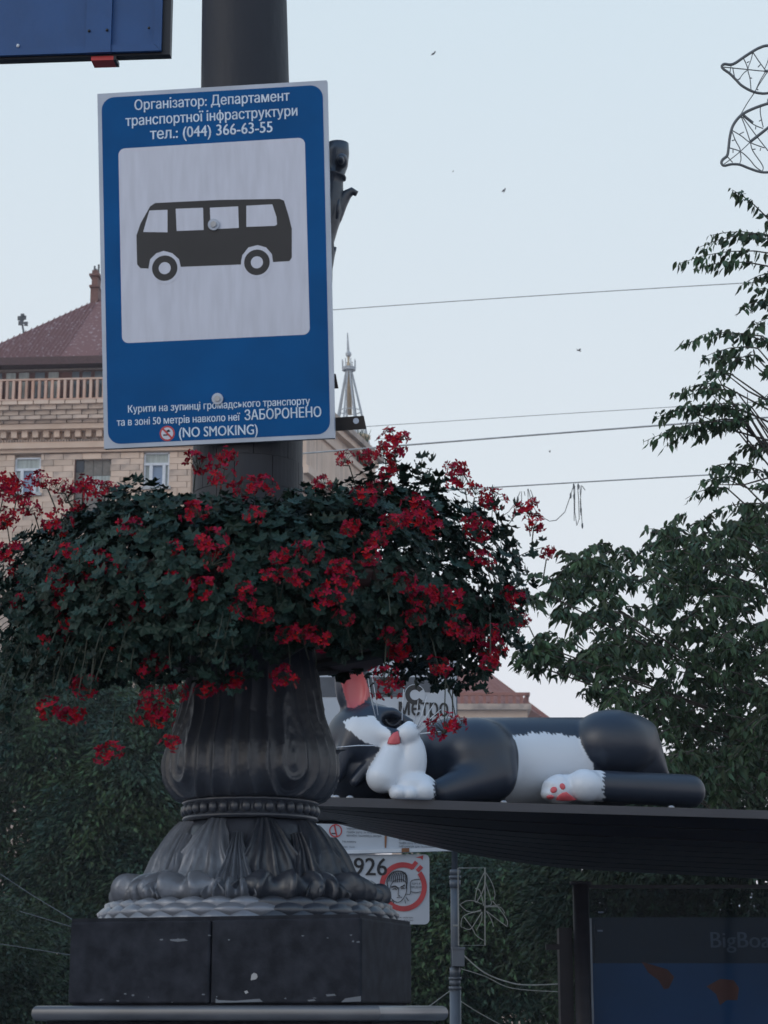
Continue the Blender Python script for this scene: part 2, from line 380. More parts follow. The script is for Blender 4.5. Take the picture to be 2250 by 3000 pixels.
# roof
ze = zb(1046, 1.35); zt = at(285, 893, BO.y+6).z-.4
rf = MB(); a = [bw(ub(-75, 1040), ze, 1.35), bw(UR, ze, 1.35), bw(UR, ze, -16), bw(ub(-75, 1040), ze, -16)]
ap = [bw(ud(291, 888, -6), zt+.75, -6), bw(ub(560, 900), zt+.75, -6)]
rf.add(a+ap, [(0,1,5,4), (1,2,5), (2,3,4,5), (3,0,4), (0,3,2,1)])
ro = rf.obj('roof', M['tile'], bld)
seams = MB()
for i in range(46):
    t_ = i/46; p = a[0].lerp(a[1], t_)+Vector((0, 0, .03)); tt = min(1, max(0, (ub(-75)+(UR-ub(-75))*t_-ub(-75))/(ub(285)-ub(-75))))
    q = ap[0] if False else None
    top = Vector(a[0]).lerp(ap[0], tt) if tt < 1 else bw(ub(-75)+(UR-ub(-75))*t_, zt+.75, -6)
    base = bw((top-Vector((BO.x, BO.y, 0))).dot(BX), ze, 1.35)
    if (top-base).length > .6 and (top-Vector((BO.x, BO.y, 0))).dot(BX) < ub(555, 900): seams.tube([base+Vector((0, 0, .05)), top+Vector((0, 0, .05))], .018, 4)
tag(seams.obj('standing_seam', M['tile'], ro), kind='stuff')
mb = MB(); bbox(mb, ub(-80, 1040), UR, ze-.35, ze-.01, .8, 1.45); mb.obj('gutter', M['eave'], bld)
CZ1 = at(285, 850, BO.y+6).z
ch = MB(); bbox(ch, ud(271, 880, -6), ud(293, 880, -6), zt-1.6, CZ1, -6.5, -5.5); bbox(ch, ud(268, 880, -6), ud(296, 880, -6), CZ1, CZ1+.1, -6.6, -5.4)
bbox(ch, ud(274, 830, -6), ud(291, 830, -6), CZ1+.1, CZ1+.9, -6.4, -5.6); bbox(ch, ud(267, 830, -6), ud(296, 830, -6), CZ1+.6, CZ1+.7, -6.5, -5.5); ch.obj('chimney', M['brownwood'], ro)
an = MB()
for dx in (0, 7, -5): an.tube([bw(ud(282+dx, 830, -6), CZ1, -6), bw(ud(282+dx, 800, -6), CZ1+1.1+abs(dx)*.03, -6)], .05, 5)
an.tube([bw(ud(268, 820, -6), CZ1+.7, -6), bw(ud(300, 820, -6), CZ1+.72, -6)], .04, 5)
an.obj('chimney_mast', M['wire'], ro)
dm = MB(); pbase = at(72, 992, BO.y+4); ptop = at(65, 945, BO.y+4)
dm.tube([pbase, ptop], .05, 5)
for q in ((-9, -14), (6, -16), (12, 4), (-6, 2), (0, -22)): dm.tube([ptop, ptop+Vector((q[0]/67, 0, -q[1]/67))], .045, 5); dm.box(ptop+Vector((q[0]/67, 0, -q[1]/67)), (.08, 0, 0), (0, .05, 0), (0, 0, .09))
dm.obj('aerial', M['wire'], ro)
# windows in the wall
def window(a, b, ya, yb):
    u0, u1, z0, z1 = ub(a), ub(b), zb(yb), zb(ya)
    fr = MB(); t_ = .07
    bbox(fr, u0, u1, z1-t_, z1, -.2, -.08); bbox(fr, u0, u1, z0, z0+t_, -.2, -.08); bbox(fr, u0, u0+t_, z0, z1, -.2, -.08); bbox(fr, u1-t_, u1, z0, z1, -.2, -.08)
    zm = z0+(z1-z0)*.66; um = u0+(u1-u0)*.27; un = u0+(u1-u0)*.78
    bbox(fr, u0, u1, zm-.05, zm+.06, -.2, -.05); bbox(fr, um-.05, um+.09, z0, zm, -.2, -.03); bbox(fr, un-.05, un+.08, z0, zm, -.2, -.03)
    f = fr.obj('window', M['white'], bld)
    bbox(MB(), u0+.02, u1-.02, zm, z1-.02, -.26, -.16).obj('pane', M['curtain'], f)
    bbox(MB(), u0+.02, um, z0+.02, zm-.02, -.26, -.16).obj('pane', M['curtain'], f)
    bbox(MB(), um+.02, un, z0+.02, zm-.02, -.26, -.15).obj('pane', M['paneb'], f)
    bbox(MB(), un+.02, u1-.02, z0+.02, zm-.02, -.26, -.16).obj('pane', M['curtain'], f)
    bbox(MB(), u0-.1, u1+.1, z0-.12, z0, -.15, .12).obj('sill', M['alu'], f)
window(42, 118, 1338, 1444); window(420, 495, 1330, 1432)
lg = bbox(MB(), ub(218), ub(322), zb(1500), zb(1342), -.3, -.2).obj('loggia', M['olive'], bld)
bbox(MB(), ub(219), ub(243), zb(1382), zb(1345), -.2, -.17).obj('pane', M['darkpane'], lg)
for a, b in ((245, 270), (272, 296), (298, 321)):
    bbox(MB(), ub(a), ub(b), zb(1392), zb(1345), -.2, -.17).obj('panel', M['olive'], lg)
    bbox(MB(), ub(a), ub(b), zb(1440), zb(1394), -.2, -.16).obj('panel', M['curtain'], lg)
mb = MB(); bbox(mb, ub(214), ub(219), zb(1500), zb(1341), -.3, -.05); bbox(mb, ub(214), ub(324), zb(1343), zb(1338), -.3, -.05); mb.obj('loggia_frame', M['brownwood'], lg)
# ------------------------------------------------------------------ receding wing right of the pole
W0, W1 = at(850, 1500, 74), at(1062, 1500, 83)
W0.z = W1.z = 0; wx = (W1-W0).normalized(); WT = -2.5; wn = Vector((wx.y, -wx.x, 0))
def wl(px, py):
    p = onplane(px, py, W0, wn); return (p-W0).dot(wx), p.z
wing = thing('stone_building_wing', 'pale stone facade with stepped cornice and balustrade receding right of the lamp pole', 'building', W0)
L = (W1-W0).length; zt = wl(1040, 1312)[1]
def wbox(u0, u1, z0, z1, o0, o1):
    return MB().box(W0+wx*(u0+u1)/2+wn*(o0+o1)/2+Vector((0, 0, (z0+z1)/2)), wx*(u1-u0)/2, wn*(o1-o0)/2, Vector((0, 0, (z1-z0)/2)))
wbox(0, L, 0, zt-.2, WT, 0).obj('wall', M['stone'], wing)
for i, (dz0, dz1, o) in enumerate([(-.25, 0, .75), (-.5, -.25, .55), (-.9, -.5, .3), (-3.2, -2.9, .7), (-3.5, -3.2, .5), (-4.6, -4.3, .25), (-6.5, -6.2, .3), (-8.5, -8.2, .3)]):
    wbox(0, L+o, zt+dz0, zt+dz1, WT, o).obj('cornice_course', M['stone' if i % 2 else 'stonewet'], wing)
for i in range(44):
    u = .2+i*(L-.4)/44; wbox(u, u+.16, zt-2.9, zt-1.35, .38, .55).obj('baluster', M['stone'], wing)
wbox(0, L, zt-1.35, zt-1.1, .3, .65).obj('balcony_rail', M['stone'], wing)
wbox(0, L, zt-2.9, zt-1.1, 0, .08).obj('recess', M['stonewet'], wing)
for i in range(4):
    f = wbox(2+i*3.8, 3.5+i*3.8, zt-8, zt-5.4, 0, .05).obj('window', M['white'], wing); wbox(2.1+i*3.8, 3.4+i*3.8, zt-7.9, zt-5.5, .05, .07).obj('pane', M['pane'], f)
tb = MB(); p = at(1052, 1330, 96); tb.lathe((p.x, p.y, 0), [(.45, 0), (.45, p.z+.7), (.55, p.z+.75), (.55, p.z+.9), (.35, p.z+1.0)], 16)
tag(tb.obj('round_turret', M['gold'], None, True), 'small round ochre turret beside the wing roof end under the steel mast', 'turret')
g = MB(); gp = at(1035, 1325, 81.5)
for i in range(90):
    b_ = gp+Vector((random.gauss(0, .3), random.gauss(0, .2), -.6)); t_ = b_+Vector((random.gauss(-.15, .35), random.gauss(0, .2), random.uniform(.6, 1.7)))
    g.tube([b_, b_.lerp(t_, .6)+Vector((0, 0, .1)), t_], [.035, .025, .006], 3)
tag(g.obj('grass_tuft', M['leafmid']), 'tuft of long grass growing on the wing cornice', 'grass', kind='stuff')
# ------------------------------------------------------------------ spire mast
D_ = 150; sp = thing('steel_spire', 'thin steel lattice mast with a ball finial rising behind the sign edge', 'spire', at(1020, 1500, D_))
mpx = lambda px, py, d=0: at(px, py, D_+d)
sm = 1/S(1200, D_)
MB().tube([mpx(1018, 975), mpx(1020, 1033)], [.04, .12], 5).obj('needle', M['spire'], sp)
MB().ell(mpx(1021, 1038), (9*sm, 9*sm, 9*sm)).obj('ball', M['spire'], sp, True)
MB().tube([mpx(1021, 1045), mpx(1021, 1060), mpx(1023, 1082), mpx(1025, 1215)], [4*sm, 3*sm, 8*sm, 6*sm], 8).obj('mast', M['gold'], sp, True)
ringc = mpx(1022, 1081); ringr = 20*sm
MB().lathe(ringc, [(ringr*.8, -.12), (ringr, -.12), (ringr, .12), (ringr*.8, .12)], 20, capb=False, capt=False).obj('platform_ring', M['spire'], sp)
legs = MB()
cen = mpx(1030, 1330)
for k in range(8):
    q = 2*math.pi*k/8+.3; o1 = Vector((math.cos(q), math.sin(q), 0)); pts = [ringc+o1*ringr*.35, ringc.lerp(cen, .5)+o1*34*sm, cen+o1*62*sm]
    legs.tube(pts, .10, 4)
    q2 = q+.785; o2 = Vector((math.cos(q2), math.sin(q2), 0)); legs.tube([ringc.lerp(cen, .5)+o1*34*sm, cen+o2*62*sm], .06, 4)
    legs.tube([ringc.lerp(cen, .5)+o1*34*sm, ringc.lerp(cen, .5)+o2*34*sm], .04, 4)
    legs.tube([ringc+o1*ringr, ringc+o1*ringr+Vector((0, 0, 28*sm))], .05, 4)
legs.obj('lattice', M['spire'], sp)
cz = cen.z
MB().lathe((cen.x, cen.y, 0), [(70*sm, 0), (70*sm, cz-.4), (20*sm, cz)], 24).obj('drum', M['stone'], sp)
# ------------------------------------------------------------------ distant red-roofed building
D_ = 170; d0 = at(1200, 2088, D_); hb = thing('red_roof_building', 'distant building with orange red hip roof and parapet rail above the cat', 'building', (d0.x, d0.y, 0))
p1, p2 = at(1150, 2086, D_), at(1575, 2086, D_); yy = D_
z1, z2, z3, z4 = at(1300, 2088, D_).z, at(1300, 2064, D_).z, at(1300, 2034, D_).z, at(1300, 1962, D_+10).z
xr = at(1545, 2060, D_).x; xl = p1.x; dep = 22
MB().ab(xl, xr, yy, yy+dep, 0, z1+.2).obj('wall', M['stone'], hb)
MB().ab(xl-.5, xr+.3, yy-.5, yy+dep, z1+.2, z2).obj('parapet', M['stonewet'], hb)
for i in range(40):
    x = xr-.5-i*.62; MB().ab(x-.13, x+.13, yy-.35, yy-.1, z2, z3-.15).obj('baluster', M['redroof'], hb)
MB().ab(xl-.5, xr+.1, yy-.4, yy-.05, z3-.15, z3+.1).obj('parapet_rail', M['redroof'], hb)
for i in range(26):
    y = yy+.4+i*.9; MB().ab(xr-.1, xr+.15, y-.13, y+.13, z2, z3-.15).obj('baluster', M['redroof'], hb)
MB().ab(xr-.1, xr+.2, yy-.4, yy+dep, z3-.15, z3+.1).obj('parapet_rail', M['redroof'], hb)
rm = MB(); xa = at(1420, 1972, D_+10).x; xq = at(1702, 2092, D_+dep).x
rm.add([(xl, yy+.3, z2), (xr-.3, yy+.3, z2), (xq, yy+dep, z2-.3), (xl, yy+dep, z2), (xl, yy+10, z4), (xa, yy+10, z4)], [(0,1,5,4), (1,2,5), (2,3,4,5), (0,4,3), (0,3,2,1)])
rm.obj('roof', M['redroof'], hb)
rs = MB()
for i in range(24):
    t_ = i/24; rs.tube([Vector((xl, yy+.3, z2)).lerp(Vector((xr-.3, yy+.3, z2)), t_)+Vector((0, -.02, .05)), Vector((xl, yy+10, z4)).lerp(Vector((xa, yy+10, z4)), t_)+Vector((0, -.02, .05))], .06, 3)
for i in range(16):
    t_ = i/16; rs.tube([Vector((xr-.3, yy+.3, z2)).lerp(Vector((xq, yy+dep, z2-.3)), t_)+Vector((.03, 0, .06)), Vector((xa, yy+10, z4))], .05, 3)
tag(rs.obj('roof_seam', M['redroof'], hb), kind='stuff')
# ------------------------------------------------------------------ trees
def leafcloud(mb, P, N, L, Wd, droop=None, fold=.25, fine=False):
    "many pointed leaves: P base points, N leaf directions (nx3), lengths and widths"
    n = len(P); up = rng.normal(size=(n, 3)); side = np.cross(N, up); side /= np.linalg.norm(side, axis=1)[:, None]+1e-9
    nrm = np.cross(N, side); L = L[:, None]; Wd = Wd[:, None]
    if fine:
        cur = np.zeros_like(N); cur[:, 2] = -1
        row = [P, P+N*L*.22+side*Wd*.38+nrm*Wd*.12, P+N*L*.5+side*Wd*.5+nrm*Wd*.18+cur*L*.03, P+N*L*.8+side*Wd*.25+nrm*Wd*.08+cur*L*.08, P+N*L*1.02+cur*L*.16,
               P+N*L*.8-side*Wd*.25+nrm*Wd*.08+cur*L*.08, P+N*L*.5-side*Wd*.5+nrm*Wd*.18+cur*L*.03, P+N*L*.22-side*Wd*.38+nrm*Wd*.12, P+N*L*.5+cur*L*.02]
        V = np.stack(row, 1).reshape(-1, 3); b = len(mb.v); mb.v += V.tolist(); idx = (np.arange(n)*9+b).tolist()
        mb.f += [(i+k, i+(k+1) % 8, i+8) for i in idx for k in range(8)]; mb.m += [0]*(8*n); return
    v0 = P; v1 = P+N*L*.42+side*Wd*.5+nrm*Wd*fold; v2 = P+N*L; v3 = P+N*L*.42-side*Wd*.5+nrm*Wd*fold
    V = np.stack([v0, v1, v2, v3], 1).reshape(-1, 3)
    b = len(mb.v); mb.v += V.tolist()
    idx = (np.arange(n)*4+b)
    mb.f += [t for i in idx.tolist() for t in ((i, i+1, i+2), (i, i+2, i+3))]; mb.m += [0]*(2*n)
def crown(tree, lobes, nclump, per, leaf, mt, name='foliage', spread=.5, squash=.45, shell=.55):
    "lobes: (centre, (rx,ry,rz)) in metres; clumps of drooping leaves near each lobe's surface"
    mb = MB(); vol = np.array([l[1][0]*l[1][2] for l in lobes]); pr = vol/vol.sum()
    C = []; O = []
    for _ in range(nclump):
        k = rng.choice(len(lobes), p=pr); c, r = lobes[k]; d = rng.normal(size=3); d /= np.linalg.norm(d)
        if d[1] > .35: d[1] *= -1
        rad = shell+(1-shell)*rng.random()**.6
        C.append(np.array(c)+d*np.array(r)*rad); O.append(d)
    C = np.array(C); O = np.array(O); n = nclump*per
    base = np.repeat(C, per, 0); od = np.repeat(O, per, 0)
    off = rng.normal(size=(n, 3))*np.array([spread, spread, spread*squash]); base = base+off
    base[:, 2] -= (np.linalg.norm(off[:, :2], axis=1)**2)*.35/spread
    dirn = off/(np.linalg.norm(off, axis=1)[:, None]+1e-9)*.7+od*.3+rng.normal(size=(n, 3))*.35; dirn[:, 2] -= .55
    dirn /= np.linalg.norm(dirn, axis=1)[:, None]
    L = leaf*(.7+.6*rng.random(n)); leafcloud(mb, base, dirn, L, L*.42)
    o = mb.obj(name, M[mt], tree, fixn=False); tag(o, kind='stuff'); return o
def trunk(tree, x, y, h, r, limbs, m='bark'):
    mb = MB(); pts = [Vector((x, y, 0)), Vector((x+.1, y, h*.3)), Vector((x-.05, y, h*.65)), Vector((x+.1, y, h))]
    mb.tube(pts, [r*1.3, r, r*.75, r*.35], 10)
    mb.obj('trunk', M[m], tree, True)
    lb = MB()
    for (s, e) in limbs:
        s = Vector(s); e = Vector(e); mid = s.lerp(e, .5)+Vector((0, 0, (e-s).length*.08)); lb.tube([s, mid, e], [r*.4, r*.25, r*.06], 6)
    if limbs: lb.obj('limb', M[m], tree, True)
def pxl(px, py, D, rx, ry, rd):
    s = S(py, D); return (tuple(at(px, py, D)), (rx/s, rd, ry/s))
def bgtree(label, lobes, nclump, per, leaf, mt, base_px, D, group=None, **k):
    b = at(base_px, 2900, D); t_ = thing('broadleaf_tree', label, 'tree', (b.x, D+1, 0), group)
    LB = [pxl(*l) for l in lobes]; top = max(l[0][2] for l in LB)
    trunk(t_, b.x, D+1, top, .3, [((b.x, D+1, top*.4), l[0]) for l in LB])
    crown(t_, LB, nclump, per, leaf, mt, **k); return t_
bgtree('dark green tree filling the view below the flowers at the left edge', [(200, 2150, 42, 230, 200, 2.5), (330, 2420, 41, 210, 260, 2.5), (60, 2500, 43, 230, 300, 2.5), (420, 2230, 40, 140, 180, 2), (250, 2800, 41, 330, 260, 2.5), (480, 2650, 40, 160, 300, 2)], 560, 150, .15, 'leafmid', 260, 42, spread=.34, squash=.34, shell=.62)
bgtree('bluish dark tree in the lower left corner below the taller one', [(20, 2850, 30, 170, 230, 1.6), (140, 2960, 30, 170, 120, 1.5)], 400, 60, .09, 'leafdk', 40, 30, spread=.3, squash=.3)
bgtree('green tree seen below the shelter roof behind the grey pole', [(1300, 2700, 38, 200, 230, 2.5), (1480, 2620, 37, 230, 170, 2.2), (1200, 2900, 38, 190, 200, 2.5), (1500, 2880, 38, 230, 200, 2.3), (1080, 2800, 39, 150, 200, 2)], 560, 140, .135, 'leafmid', 1400, 38, spread=.31, squash=.34, shell=.62)
bgtree('dark tree behind the rear of the cat and the advert stand', [(1880, 2420, 28, 200, 190, 2), (2130, 2330, 27, 200, 230, 2), (2200, 2600, 28, 260, 190, 2), (1800, 2640, 29, 240, 150, 1.8), (2000, 2830, 29, 330, 200, 2), (1700, 2500, 30, 110, 100, 1.5)], 560, 125, .105, 'leafdk', 2000, 28, spread=.25, squash=.34, shell=.6)
bgtree('rounded tree far behind the flower bowls low on the left', [(520, 2080, 60, 160, 110, 3), (100, 2010, 62, 220, 120, 3)], 240, 40, .28, 'leafmid', 400, 62, spread=.6)
# near ash tree on the right, sprays of drooping leaflets
ash = thing('ash_tree', 'ash tree with drooping leaf sprays reaching in from the right edge', 'tree', tuple(at(2700, 2960, 15.0).xy)+(0,))
tx, ty = ash.location.x, ash.location.y
hub = [Vector((tx, ty, z)) for z in (2.2, 3.4, 4.6, 5.8, 7.0, 8.0)]
MB().tube([Vector((tx, ty, 0)), Vector((tx-.05, ty, 2)), Vector((tx+.05, ty, 5)), Vector((tx, ty, 9))], [.26, .2, .15, .05], 12).obj('trunk', M['bark'], ash, True)
sprays = []   # (base px, tip px, D)
top_s = [((2270, 665), (2145, 556)), ((2275, 690), (2040, 728)), ((2275, 700), (2080, 690)), ((2280, 745), (1990, 772)), ((2250, 780), (2030, 790)), ((2280, 800), (2165, 842)), ((2275, 860), (2215, 850)), ((2290, 890), (2165, 902)), ((2290, 930), (2200, 960)),
  ((2235, 985), (1995, 1012)), ((2240, 1000), (2060, 980)), ((2220, 1020), (2055, 1050)), ((2200, 1060), (2050, 1058)), ((2210, 1040), (2110, 1090)), ((2140, 1095), (2055, 1100)), ((2160, 1150), (1972, 1160)), ((2120, 1130), (2010, 1140)), ((2200, 1190), (1915, 1225)), ((2210, 1215), (1960, 1205)), ((2200, 1230), (1885, 1295)), ((2190, 1240), (1960, 1270)),
  ((2200, 1225), (2010, 1200)), ((2160, 1250), (2040, 1285)), ((2190, 1210), (2085, 1190)), ((2170, 1230), (1945, 1310)), ((2290, 1300), (2140, 1335)), ((2280, 1310), (2200, 1345)), ((2200, 1370), (2080, 1370)), ((2160, 1400), (2045, 1420)), ((2130, 1430), (2008, 1462)), ((2250, 1390), (2150, 1370)), ((2250, 1480), (2090, 1500)), ((2260, 1440), (2210, 1420)), ((2290, 1170), (2215, 1180)), ((2290, 1010), (2225, 1000)), ((2285, 1100), (2230, 1090)),
  ((1600, 1945), (1492, 1925)), ((1640, 1975), (1520, 1965)), ((1640, 1920), (1500, 1950))]
for b, t_ in top_s: sprays.append((b, t_, 13.3+random.uniform(-.25, .25), 1.0))
poly = [(1545, 1900), (1530, 1760), (1570, 1690), (1640, 1650), (1740, 1595), (1850, 1630), (1930, 1560), (2010, 1510), (2110, 1560), (2260, 1450), (2330, 2300), (2260, 2380), (1960, 2330), (1930, 2160), (1830, 2080), (1700, 2040), (1640, 1950), (1560, 1935)]
gaps = [(1610, 1800, 40), (1730, 1740, 34), (1760, 1850, 30), (1620, 1700, 22), (1680, 1930, 24), (1900, 1650, 26), (2010, 1800, 26), (1830, 1960, 20), (2120, 1700, 24), (1560, 1850, 20), (1650, 1860, 26)]
n_ = 0
while n_ < 470:
    x, y = random.uniform(1480, 2300), random.uniform(1450, 2380)
    if not inpoly(x, y, poly) or any((x-a)**2+(y-b)**2 < c*c for a, b, c in gaps): continue
    if x < 1900 and y < 1900 and random.random() < .3: continue
    ln = random.uniform(55, 120); an_ = random.uniform(-.75, .6) if random.random() < .75 else random.uniform(2.6, 3.7)
    sprays.append(((x+ln*math.cos(an_)*.6, y+ln*math.sin(an_)*.6-10), (x-ln*math.cos(an_)*.4, y-ln*math.sin(an_)*.4), random.uniform(12.6, 15.5), 1.15 if x < 1800 else 1.)); n_ += 1
P_, N_, L_ = [], [], []; twigs = MB()
for (b, t_, D, sz) in sprays:
    B, T = at(b[0], b[1], D+.15), at(t_[0], t_[1], D-.1); ax = T-B; ln = ax.length; axn = ax.normalized()
    mid = B.lerp(T, .5)+Vector((0, 0, ln*.14)); c_ = [B.lerp(mid, k/4).lerp(mid.lerp(T, k/4), k/4) for k in range(5)]
    twigs.tube(c_, [.006, .005, .004, .003, .002], 4)
    nl = max(10, int(ln/.0115)); bunch = [random.random() for _ in range(4)]
    for i in range(nl):
        q = min(1, max(0, random.choice(bunch)+random.gauss(0, .09))) if random.random() < .25 else random.random(); p = B.lerp(mid, q).lerp(mid.lerp(T, q), q)+Vector([random.gauss(0, .014) for _ in range(3)])
        side = axn.cross(Vector((0, 0, 1))).normalized()*(1 if i % 2 else -1)
        d = side*random.uniform(.2, .9)+axn*random.uniform(-.1, .7)+Vector((random.gauss(0, .15), random.gauss(0, .15), -random.uniform(.15, 1.1))); d.normalize()
        P_.append(p); N_.append(d); L_.append(sz*(random.uniform(.04, .085) if random.random() < .85 else random.uniform(.08, .11))*(1-.35*abs(q-.4)))
# the limbs that carry the sprays
lim = MB()
for k in range(0, len(sprays)):
    if k >= 39 and k % 16: continue
    b, t_, D, sz = sprays[k]; B = at(b[0], b[1], D+.15); h = min(hub, key=lambda v: abs(v.z-(B.z-.5)))
    m_ = h.lerp(B, .55)+Vector((0, random.uniform(-.2, .2), -.12)); lim.tube([h, m_, B], [.016 if k % 3 else .03, .009, .005], 5)
for x0, y0, x1, y1 in [(2260, 1345, 2105, 1110), (2230, 1330, 2150, 1250), (2190, 1310, 2190, 1150), (2250, 1290, 2040, 1210), (2250, 1400, 2110, 1420), (2260, 1240, 2060, 1130), (2260, 1180, 2120, 1090), (2250, 1310, 2090, 1160), (2260, 1440, 2120, 1400)]:
    lim.tube([at(x0, y0, 13.6), at((x0+x1)/2, (y0+y1)/2+10, 13.4), at(x1, y1, 13.3)], [.008, .006, .003], 4)
lim.obj('limb', M['bark'], ash, True); tag(twigs.obj('twig', M['bark'], ash), kind='stuff')
P_ = np.array([tuple(p) for p in P_]); N_ = np.array([tuple(p) for p in N_]); L_ = np.array(L_)
order = np.argsort(-L_/P_[:, 1]); vis = [i for i in order if P_[i, 0]/P_[i, 1]*FPX < 1040][:300]; vs_ = set(vis)
rest = np.array([i for i in range(len(P_)) if i not in vs_])
mb = MB(); leafcloud(mb, P_[rest], N_[rest], L_[rest], L_[rest]*.46, fine=True); tag(mb.obj('foliage', M['leafash'], ash, fixn=False), kind='stuff')
lm = MB(); leafcloud(lm, np.array([[0., 0, 0]]), np.array([[0, 0, -1.]]), np.array([.09]), np.array([.042]), fine=True); lme = lm.mesh('leaf', M['leafash'])
for i in vis:
    o = link('leaf', lme, ash); q = Vector((0, 0, -1)).rotation_difference(Vector(N_[i])); o.rotation_mode = 'QUATERNION'
    o.rotation_quaternion = q @ Vector((0, 0, 1)).rotation_difference(Vector((0, 0, 1))); o.location = Vector(P_[i]); o.scale = (L_[i]/.09,)*3
# ------------------------------------------------------------------ overhead wires
def wirething(pts, r, label, D, sag=0):
    mb = MB(); P = [at(x, y, d) for x, y, d in pts]; mb.tube(P, r, 5); return tag(mb.obj('overhead_wire', M['cable']), label, 'cable', 'cables strung across the street')
def curve(p, q, n=14, sag=6):
    return [(p[0]+(q[0]-p[0])*k/n, p[1]+(q[1]-p[1])*k/n+sag*math.sin(math.pi*k/n), p[2]+(q[2]-p[2])*k/n) for k in range(n+1)]
wirething(curve((600, 935, 26), (2700, 800, 22), sag=-6), .006, 'topmost thin cable crossing the sky from the sign edge to the tree', 30)
wirething(curve((600, 1282, 30), (2700, 1150, 26), sag=-4), .005, 'faint thin cable just above the thicker one in the sky', 30)
wirething(curve((600, 1352, 25), (2700, 1190, 22), sag=-3), .011, 'thicker grey cable crossing the sky just above the red flowers', 30)
hang = wirething(curve((900, 1462, 22), (2700, 1358, 20), sag=-3), .0075, 'lowest sky cable with tangled strands hanging from it', 30)
hs = MB(); D_ = 21.2
def hp(*l): hs.tube([at(x, y, D_) for x, y in l], .005, 4)
hp((1528, 1440), (1528, 1470), (1532, 1500)); hp((1546, 1432), (1548, 1470), (1556, 1480), (1552, 1450), (1547, 1432)); hp((1536, 1440), (1538, 1452))
hp((1554, 1435), (1564, 1462), (1572, 1470), (1568, 1455)); hp((1524, 1440), (1512, 1470), (1490, 1500), (1468, 1514))
hp((1562, 1485), (1580, 1510), (1610, 1527), (1630, 1524), (1655, 1500), (1672, 1450), (1678, 1430)); hp((1681, 1424), (1682, 1490), (1682, 1526))
hp((1684, 1424), (1684, 1500), (1690, 1540), (1697, 1520), (1695, 1460), (1692, 1424)); hp((1699, 1422), (1702, 1480), (1706, 1545)); hp((1704, 1422), (1700, 1470), (1702, 1510)); hp((1706, 1424), (1714, 1436))
for x, y in ((1706, 1540), (1682, 1455), (1702, 1495), (1672, 1452), (1517, 1462), (1694, 1425), (1681, 1425)): hs.ell(at(x, y, D_), (.011, .011, .035), 6, 5)
hs.obj('loose_strand', M['wire'], hang)
for j, (pts) in enumerate([[(0, 2560, 20), (90, 2620, 20), (280, 2735, 20), (560, 2840, 20)], [(0, 2765, 20), (190, 2795, 20), (600, 2830, 20)], [(60, 2670, 20), (210, 2715, 20), (500, 2760, 20)]]):
    mb = MB(); mb.tube([at(*p) for p in pts], .004, 4)
    tag(mb.obj('stay_wire', M['greypole']), ['stay wire slanting down across the left trees, uppermost of three', 'lowest thin stay wire behind the plinth at the left edge', 'short middle stay wire crossing the dark left trees'][j], 'cable')
# ------------------------------------------------------------------ birds
def bird(px, py, D, sz, rot, label):
    o = thing('bird', label, 'bird', at(px, py, D), 'birds in the pale sky'); o.rotation_euler = (0, R(rot), R(25))
    W = parent_world(o); s = sz
    b = MB(); b.ell(W @ Vector((0, 0, 0)), (s*.5, s*.12, s*.13), 8, 6, M=W.to_3x3()); b.ell(W @ Vector((s*.5, 0, s*.05)), (s*.14, s*.1, s*.1), 8, 6)
    b.add([W @ Vector(v) for v in ((-s*.4, s*.06, 0), (-s*.8, s*.14, .01), (-s*.8, -s*.14, .01), (-s*.4, -s*.06, 0))], [(0,1,2,3)]); b.obj('body', M['bird'], o, True)
    for sg in (-1, 1):
        wv = [(s*.2, 0, .02*s), (s*.25, sg*s*.45, s*.2), (-s*.15, sg*s*.95, s*.15), (-s*.2, sg*s*.4, s*.12), (-s*.2, 0, .02*s)]
        MB().prism([W @ Vector(v) for v in wv], (0, 0, .01)).obj('wing', M['bird'], o)
bird(1271, 157, 60, .17, -50, 'highest small bird, dark grey, near the top centre of the sky')
bird(1478, 558, 60, .15, -70, 'small grey bird in mid sky, level with the bus picture')
bird(1696, 1027, 70, .15, 20, 'small grey bird between the upper two sky cables')
bird(1328, 502, 90, .09, -60, 'tiny pale bird to the left of the mid sky bird')
bird(1610, 1323, 80, .09, 60, 'tiny bird below the thicker cable, nearest the red flowers')
# ------------------------------------------------------------------ wire leaf motif, top right
mo = thing('light_motif', 'dark wire frame motif of two pointed leaves at the upper right edge', 'light decoration', at(2250, 330, 11))
D_ = 11.0; kx = 250/1229
def q(x, y, d=0): return at(2000+x*kx, 100+y*kx, D_+d)
def sm_(pts, n=6):
    o = []
    for i in range(len(pts)-1):
        p0, p1, p2, p3 = pts[max(i-1, 0)], pts[i], pts[i+1], pts[min(i+2, len(pts)-1)]
        for k in range(n):
            t = k/n; o.append(tuple(.5*((2*p1[a])+(-p0[a]+p2[a])*t+(2*p0[a]-5*p1[a]+4*p2[a]-p3[a])*t*t+(-p0[a]+3*p1[a]-3*p2[a]+p3[a])*t**3) for a in (0, 1)))
    return o+[pts[-1]]
def leafframe(outl, ribs, thick):
    f = MB(); f.tube([q(*p) for p in sm_(outl)], .0085, 6); fo = f.obj('leaf_frame', M['wire'], mo, True)
    r_ = MB()
    for p in ribs: r_.tube([q(*a, .01) for a in sm_(p, 4)], .0035, 4)
    for p in thick: r_.tube([q(*a, .01) for a in p], .009, 5)
    r_.obj('garland', M['wire'], fo)
